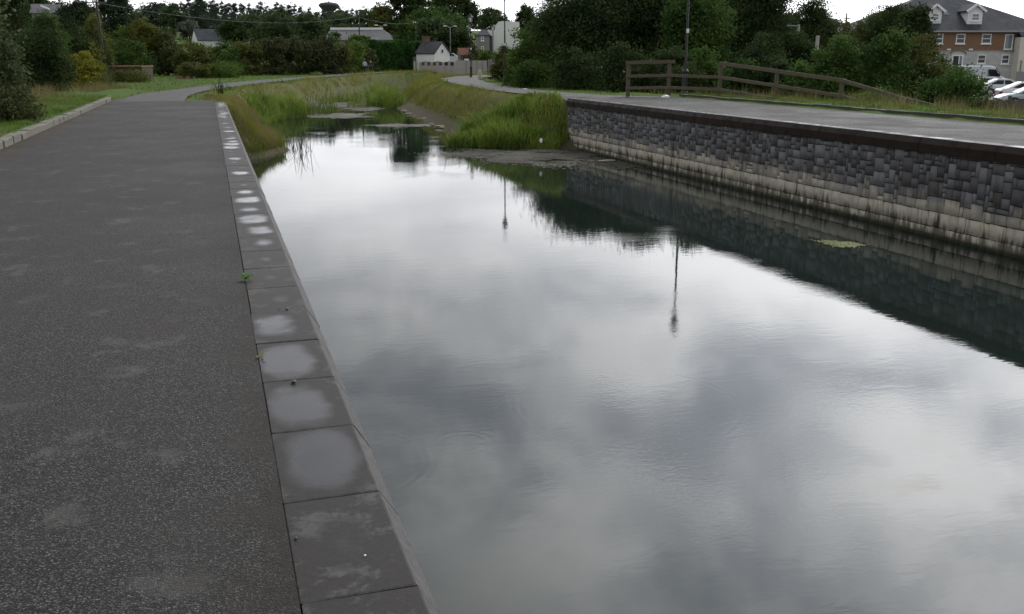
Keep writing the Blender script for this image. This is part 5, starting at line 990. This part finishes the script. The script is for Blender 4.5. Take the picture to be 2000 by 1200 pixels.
def van(label, px, py, dist, rz):
    p = at(px, py, dist); t = thing('parked_van', label, 'van', (p.x, p.y, -1.455), rz); ln, hw = 5.9, .98; secs = []
    for x, zt, f in ((0, 2.28, .97), (.12, 2.42, 1), (3.9, 2.42, 1), (4.45, 2.28, .99), (4.95, 1.62, .97), (5.05, 1.36, .96), (5.65, 1.10, .92), (5.9, .72, .86)):
        h = hw * f; q = .84 if zt > 2 else .94; secs.append((x - ln / 2, [(-h * .96, .28), (-h, .5), (-h, min(1.3, zt - .1)), (-h * (q + .06), zt - .12), (-h * q * .9, zt), (h * q * .9, zt), (h * (q + .06), zt - .12), (h, min(1.3, zt - .1)), (h, .5), (h * .96, .28)]))
    loft(secs, 'body', 'vanwhite', t)
    for s in (-1, 1):
        y0, y1 = sorted((s * hw * .955, s * (hw + .008))); mb = MB(); pr = [(3.75, 1.32), (4.92, 1.32), (4.5, 2.0), (3.75, 2.04)]; mb.v = [(x - ln / 2, y0 if z < 1.5 else y0, z) for x, z in pr] + [(x - ln / 2, y1, z) for x, z in pr]; mb.f = [[0, 1, 2, 3], [7, 6, 5, 4], [0, 4, 5, 1], [1, 5, 6, 2], [2, 6, 7, 3], [3, 7, 4, 0]]; mb.build('side_window', M['carglass'], t)
        MB().box(3.66 - ln / 2, 3.69 - ln / 2, y0, y1 + .002, .5, 2.05).build('door_seam', M['greymetal'], t); MB().box(4.7 - ln / 2, 4.9 - ln / 2, min(s * hw, s * (hw + .22)), max(s * hw, s * (hw + .22)), 1.32, 1.62).build('mirror', M['black'], t, bevel=.03)
        for x in (1.0, 4.85): wheel(t, x - ln / 2, s * (hw - .11), .34, s, .22)
        MB().box(-ln / 2 - .02, -ln / 2 + .06, min(s * hw * .84, s * hw * .96), max(s * hw * .84, s * hw * .96), .9, 1.4).build('tail_light', M['redlens'], t)
    MB().hexa([(4.55 - ln / 2, -.8, 2.17), (4.97 - ln / 2, -.86, 1.60), (4.97 - ln / 2, .86, 1.60), (4.55 - ln / 2, .8, 2.17), (4.57 - ln / 2, -.8, 2.2), (5.0 - ln / 2, -.86, 1.63), (5.0 - ln / 2, .86, 1.63), (4.57 - ln / 2, .8, 2.2)]).build('windscreen', M['carglass'], t); return t
van('white panel van parked in front of the brick and stone apartment house', 1905, 164, 103, -YAW - .03)
b = at(882, 118, 162); t = thing('parked_van', 'white vehicle roof showing over the railings right of the cottage', 'van', (b.x, b.y, z1(b.x, b.y)), -YAW); zt = Z(104, 162, 882) - z1(b.x, b.y); loft([(-1.0, [(-.8, .4), (-.8, zt - .5), (.8, zt - .5), (.8, .4)]), (-.6, [(-.8, .4), (-.75, zt - .05), (.75, zt - .05), (.8, .4)]), (.3, [(-.8, .4), (-.75, zt), (.75, zt), (.8, .4)]), (1.0, [(-.8, .4), (-.8, zt - .55), (.8, zt - .55), (.8, .4)])], 'body', 'vanwhite', t); MB().hexa([(-.62, -.83, zt - .45), (.55, -.83, zt - .45), (.4, -.77, zt - .15), (-.5, -.77, zt - .15), (-.62, -.8, zt - .45), (.55, -.8, zt - .45), (.4, -.74, zt - .15), (-.5, -.74, zt - .15)]).build('side_window', M['carglass'], t)
for k in (-.6, .6): wheel(t, k, -.75, .3, -1)
# ================================================================ the two walkers
def skin_body(name, joints, edges, mat_for, parent):
    me = bpy.data.meshes.new(name); me.from_pydata([j[:3] for j in joints], edges, []); o = link(name, me, None, parent); m = o.modifiers.new('skin', 'SKIN'); m.use_smooth_shade = True
    for v, j in zip(me.skin_vertices[0].data, joints): v.radius = (j[3], j[4] if len(j) > 4 else j[3])
    me.skin_vertices[0].data[0].use_root = True; s = o.modifiers.new('sub', 'SUBSURF'); s.levels = 2; s.render_levels = 2
    for mt in mat_for: me.materials.append(mt)
    return o
def walker(label, px, pyb, dist, ht, top, legs, rz, step):
    b = at(px, pyb, dist); t = thing('person', label, 'person', (b.x, b.y, z1(b.x, b.y) + .02), rz); k = ht / 1.75; t.scale = (k,) * 3; s = step
    J = [(0, 0, .95, .125, .10), (0, .01, 1.12, .125, .095), (0, .02, 1.32, .16, .10), (0, .02, 1.44, .10, .08), (0, .03, 1.53, .048), (0, .04, 1.62, .078, .09), (0, .04, 1.72, .068, .078),
         (-.19, .02, 1.41, .055), (-.24, -.05 * s, 1.15, .042), (-.23, .10 * s, .92, .034), (-.235, .13 * s, .84, .032), (.19, .02, 1.41, .055), (.24, .04 * s, 1.15, .042), (.23, .0, .92, .034), (.235, .03, .84, .032),
         (-.09, 0, .88, .085), (-.10, .12 * s, .50, .058), (-.10, .10 * s, .09, .04), (-.10, .24 * s + .0, .04, .038), (.09, 0, .88, .085), (.10, -.06 * s, .50, .058), (.10, -.24 * s, .12, .04), (.10, -.13 * s, .04, .038)]
    E_ = [(0, 1), (1, 2), (2, 3), (3, 4), (4, 5), (5, 6), (2, 7), (7, 8), (8, 9), (9, 10), (2, 11), (11, 12), (12, 13), (13, 14), (0, 15), (15, 16), (16, 17), (17, 18), (0, 19), (19, 20), (20, 21), (21, 22)]
    body = skin_body('body', J, E_, [M['skin']], t)
    jr = [(0, .0, .86, .135, .115), (0, .01, 1.12, .140, .11), (0, .02, 1.32, .172, .115), (0, .02, 1.45, .10, .085), (-.19, .02, 1.41, .066), (-.24, -.05 * s, 1.15, .054), (-.232, .08 * s, .95, .044), (.19, .02, 1.41, .066), (.24, .04 * s, 1.15, .054), (.232, .0, .95, .044)]
    skin_body('jacket', jr, [(0, 1), (1, 2), (2, 3), (2, 4), (4, 5), (5, 6), (2, 7), (7, 8), (8, 9)], [M[top]], t)
    tr = [(0, 0, .95, .128, .105), (-.09, 0, .88, .095), (-.10, .12 * s, .50, .070), (-.10, .10 * s, .10, .056), (.09, 0, .88, .095), (.10, -.06 * s, .50, .070), (.10, -.24 * s, .13, .056)]
    skin_body('trousers', tr, [(0, 1), (1, 2), (2, 3), (0, 4), (4, 5), (5, 6)], [M[legs]], t)
    skin_body('hair', [(0, .02, 1.60, .07, .07), (0, .025, 1.70, .082, .088), (0, .03, 1.76, .055)], [(0, 1), (1, 2)], [M['hair']], t)
    for x, y in ((-.10, .10 * s), (.10, -.24 * s)): MB().box(x - .045, x + .045, y - .06, y + .20, .0 if y > 0 else .02, .09).build('shoe', M['black'], t, bevel=.03)
    return t
walker('person in a pale blue top and dark trousers walking away on the far left path', 713, 142, 128, 1.72, 'shirt_pale', 'trousers', -.35, 1.0); walker('person in a dark jacket and dark trousers walking right of the pale topped companion', 724.5, 142.5, 127, 1.74, 'shirt_dark', 'trousers', -.3, -1.0)
# ================================================================ small loose things
def rock(name, label, cat, loc, s, mat, seed, flat=.7):
    bm = bmesh.new(); bmesh.ops.create_icosphere(bm, subdivisions=2, radius=1.0); r = np.random.default_rng(seed); k = r.normal(0, 1.4, (5, 3)); ph = r.uniform(0, 6, 5)
    for v in bm.verts: q = np.array(v.co); v.co *= 1 + .16 * float(np.sin(k @ q + ph).mean() * 2) + r.normal(0, .03); v.co.z *= flat
    bm.transform(__import__('mathutils').Matrix.Diagonal((*s, 1))); me = bpy.data.meshes.new(name); bm.to_mesh(me); bm.free(); return tag(link(name, me, M[mat], None, loc), label, cat)
rock('stone', 'small white stone lying at the start of the dark kerb by the fence', 'stone', gnd(1300, 190, .05) , (.16, .12, .12), 'litter', 3)
p = at(858, 216, 52); p.z = z1(p.x, p.y); rock('boulder', 'grey boulder lying on the right mud bank below the brown grass', 'boulder', p, (.30, .26, .26), 'mudstone', 8)
p = at(1026, 173, 56); rock('litter', 'flat white piece of litter on the verge right of the lamp pole', 'litter', (p.x, p.y, z1(p.x, p.y) + .05), (.17, .09, .05), 'litter', 5)
p = at(1057, 275, 37.6); rock('plastic_bag', 'crumpled white plastic bag caught in the reeds by the wall end', 'bag', (p.x, p.y, p.z), (.06, .05, .09), 'litter', 6, 1.0)
for k, (px, py, s, lb) in enumerate(((561, 603, .011, 'larger dark pebble on the coping beside a joint'), (545, 604, .005, 'tiny dark pebble left of the larger pebble on the coping'), (573, 746, .013, 'dark pebble just below a coping joint near the wet slabs'), (578, 1051, .007, 'dark grain near the inner edge of the mottled coping slab'), (713, 1085, .004, 'tiny white speck on the mottled coping slab'))):
    rock('pebble', lb, 'pebble', gnd(px, py, s * .6), (s, s * 1.1, s * .9), 'litter' if 'white' in lb else 'black', 20 + k)
p = wp(1185, 315); rock('driftwood', 'pale driftwood scrap at the scum edge near the far wall', 'driftwood', (p[0], p[1], WZ + .02), (.35, .1, .05), 'stone_pale', 9); p = wp(1160, 314); rock('driftwood', 'thin pale stick floating left of the driftwood scrap', 'driftwood', (p[0], p[1], WZ + .01), (.28, .03, .02), 'stone_pale', 10)
r = random.Random(8)
for k in range(48):
    f = r.random(); px = 768 + 95 * f; py = 208 + 46 * f; q = wp(px, py); s = r.uniform(.07, .20); rock('bank_stone', 'rough pale stone in the row along the right mud bank waterline', 'stone', (q[0] + r.uniform(0, .5), q[1] + r.uniform(-.4, .4), WZ + r.uniform(.02, .12)), (s * 1.5, s, s * .5), 'mudstone', 40 + k)['group'] = 'waterline stones of the right bank'
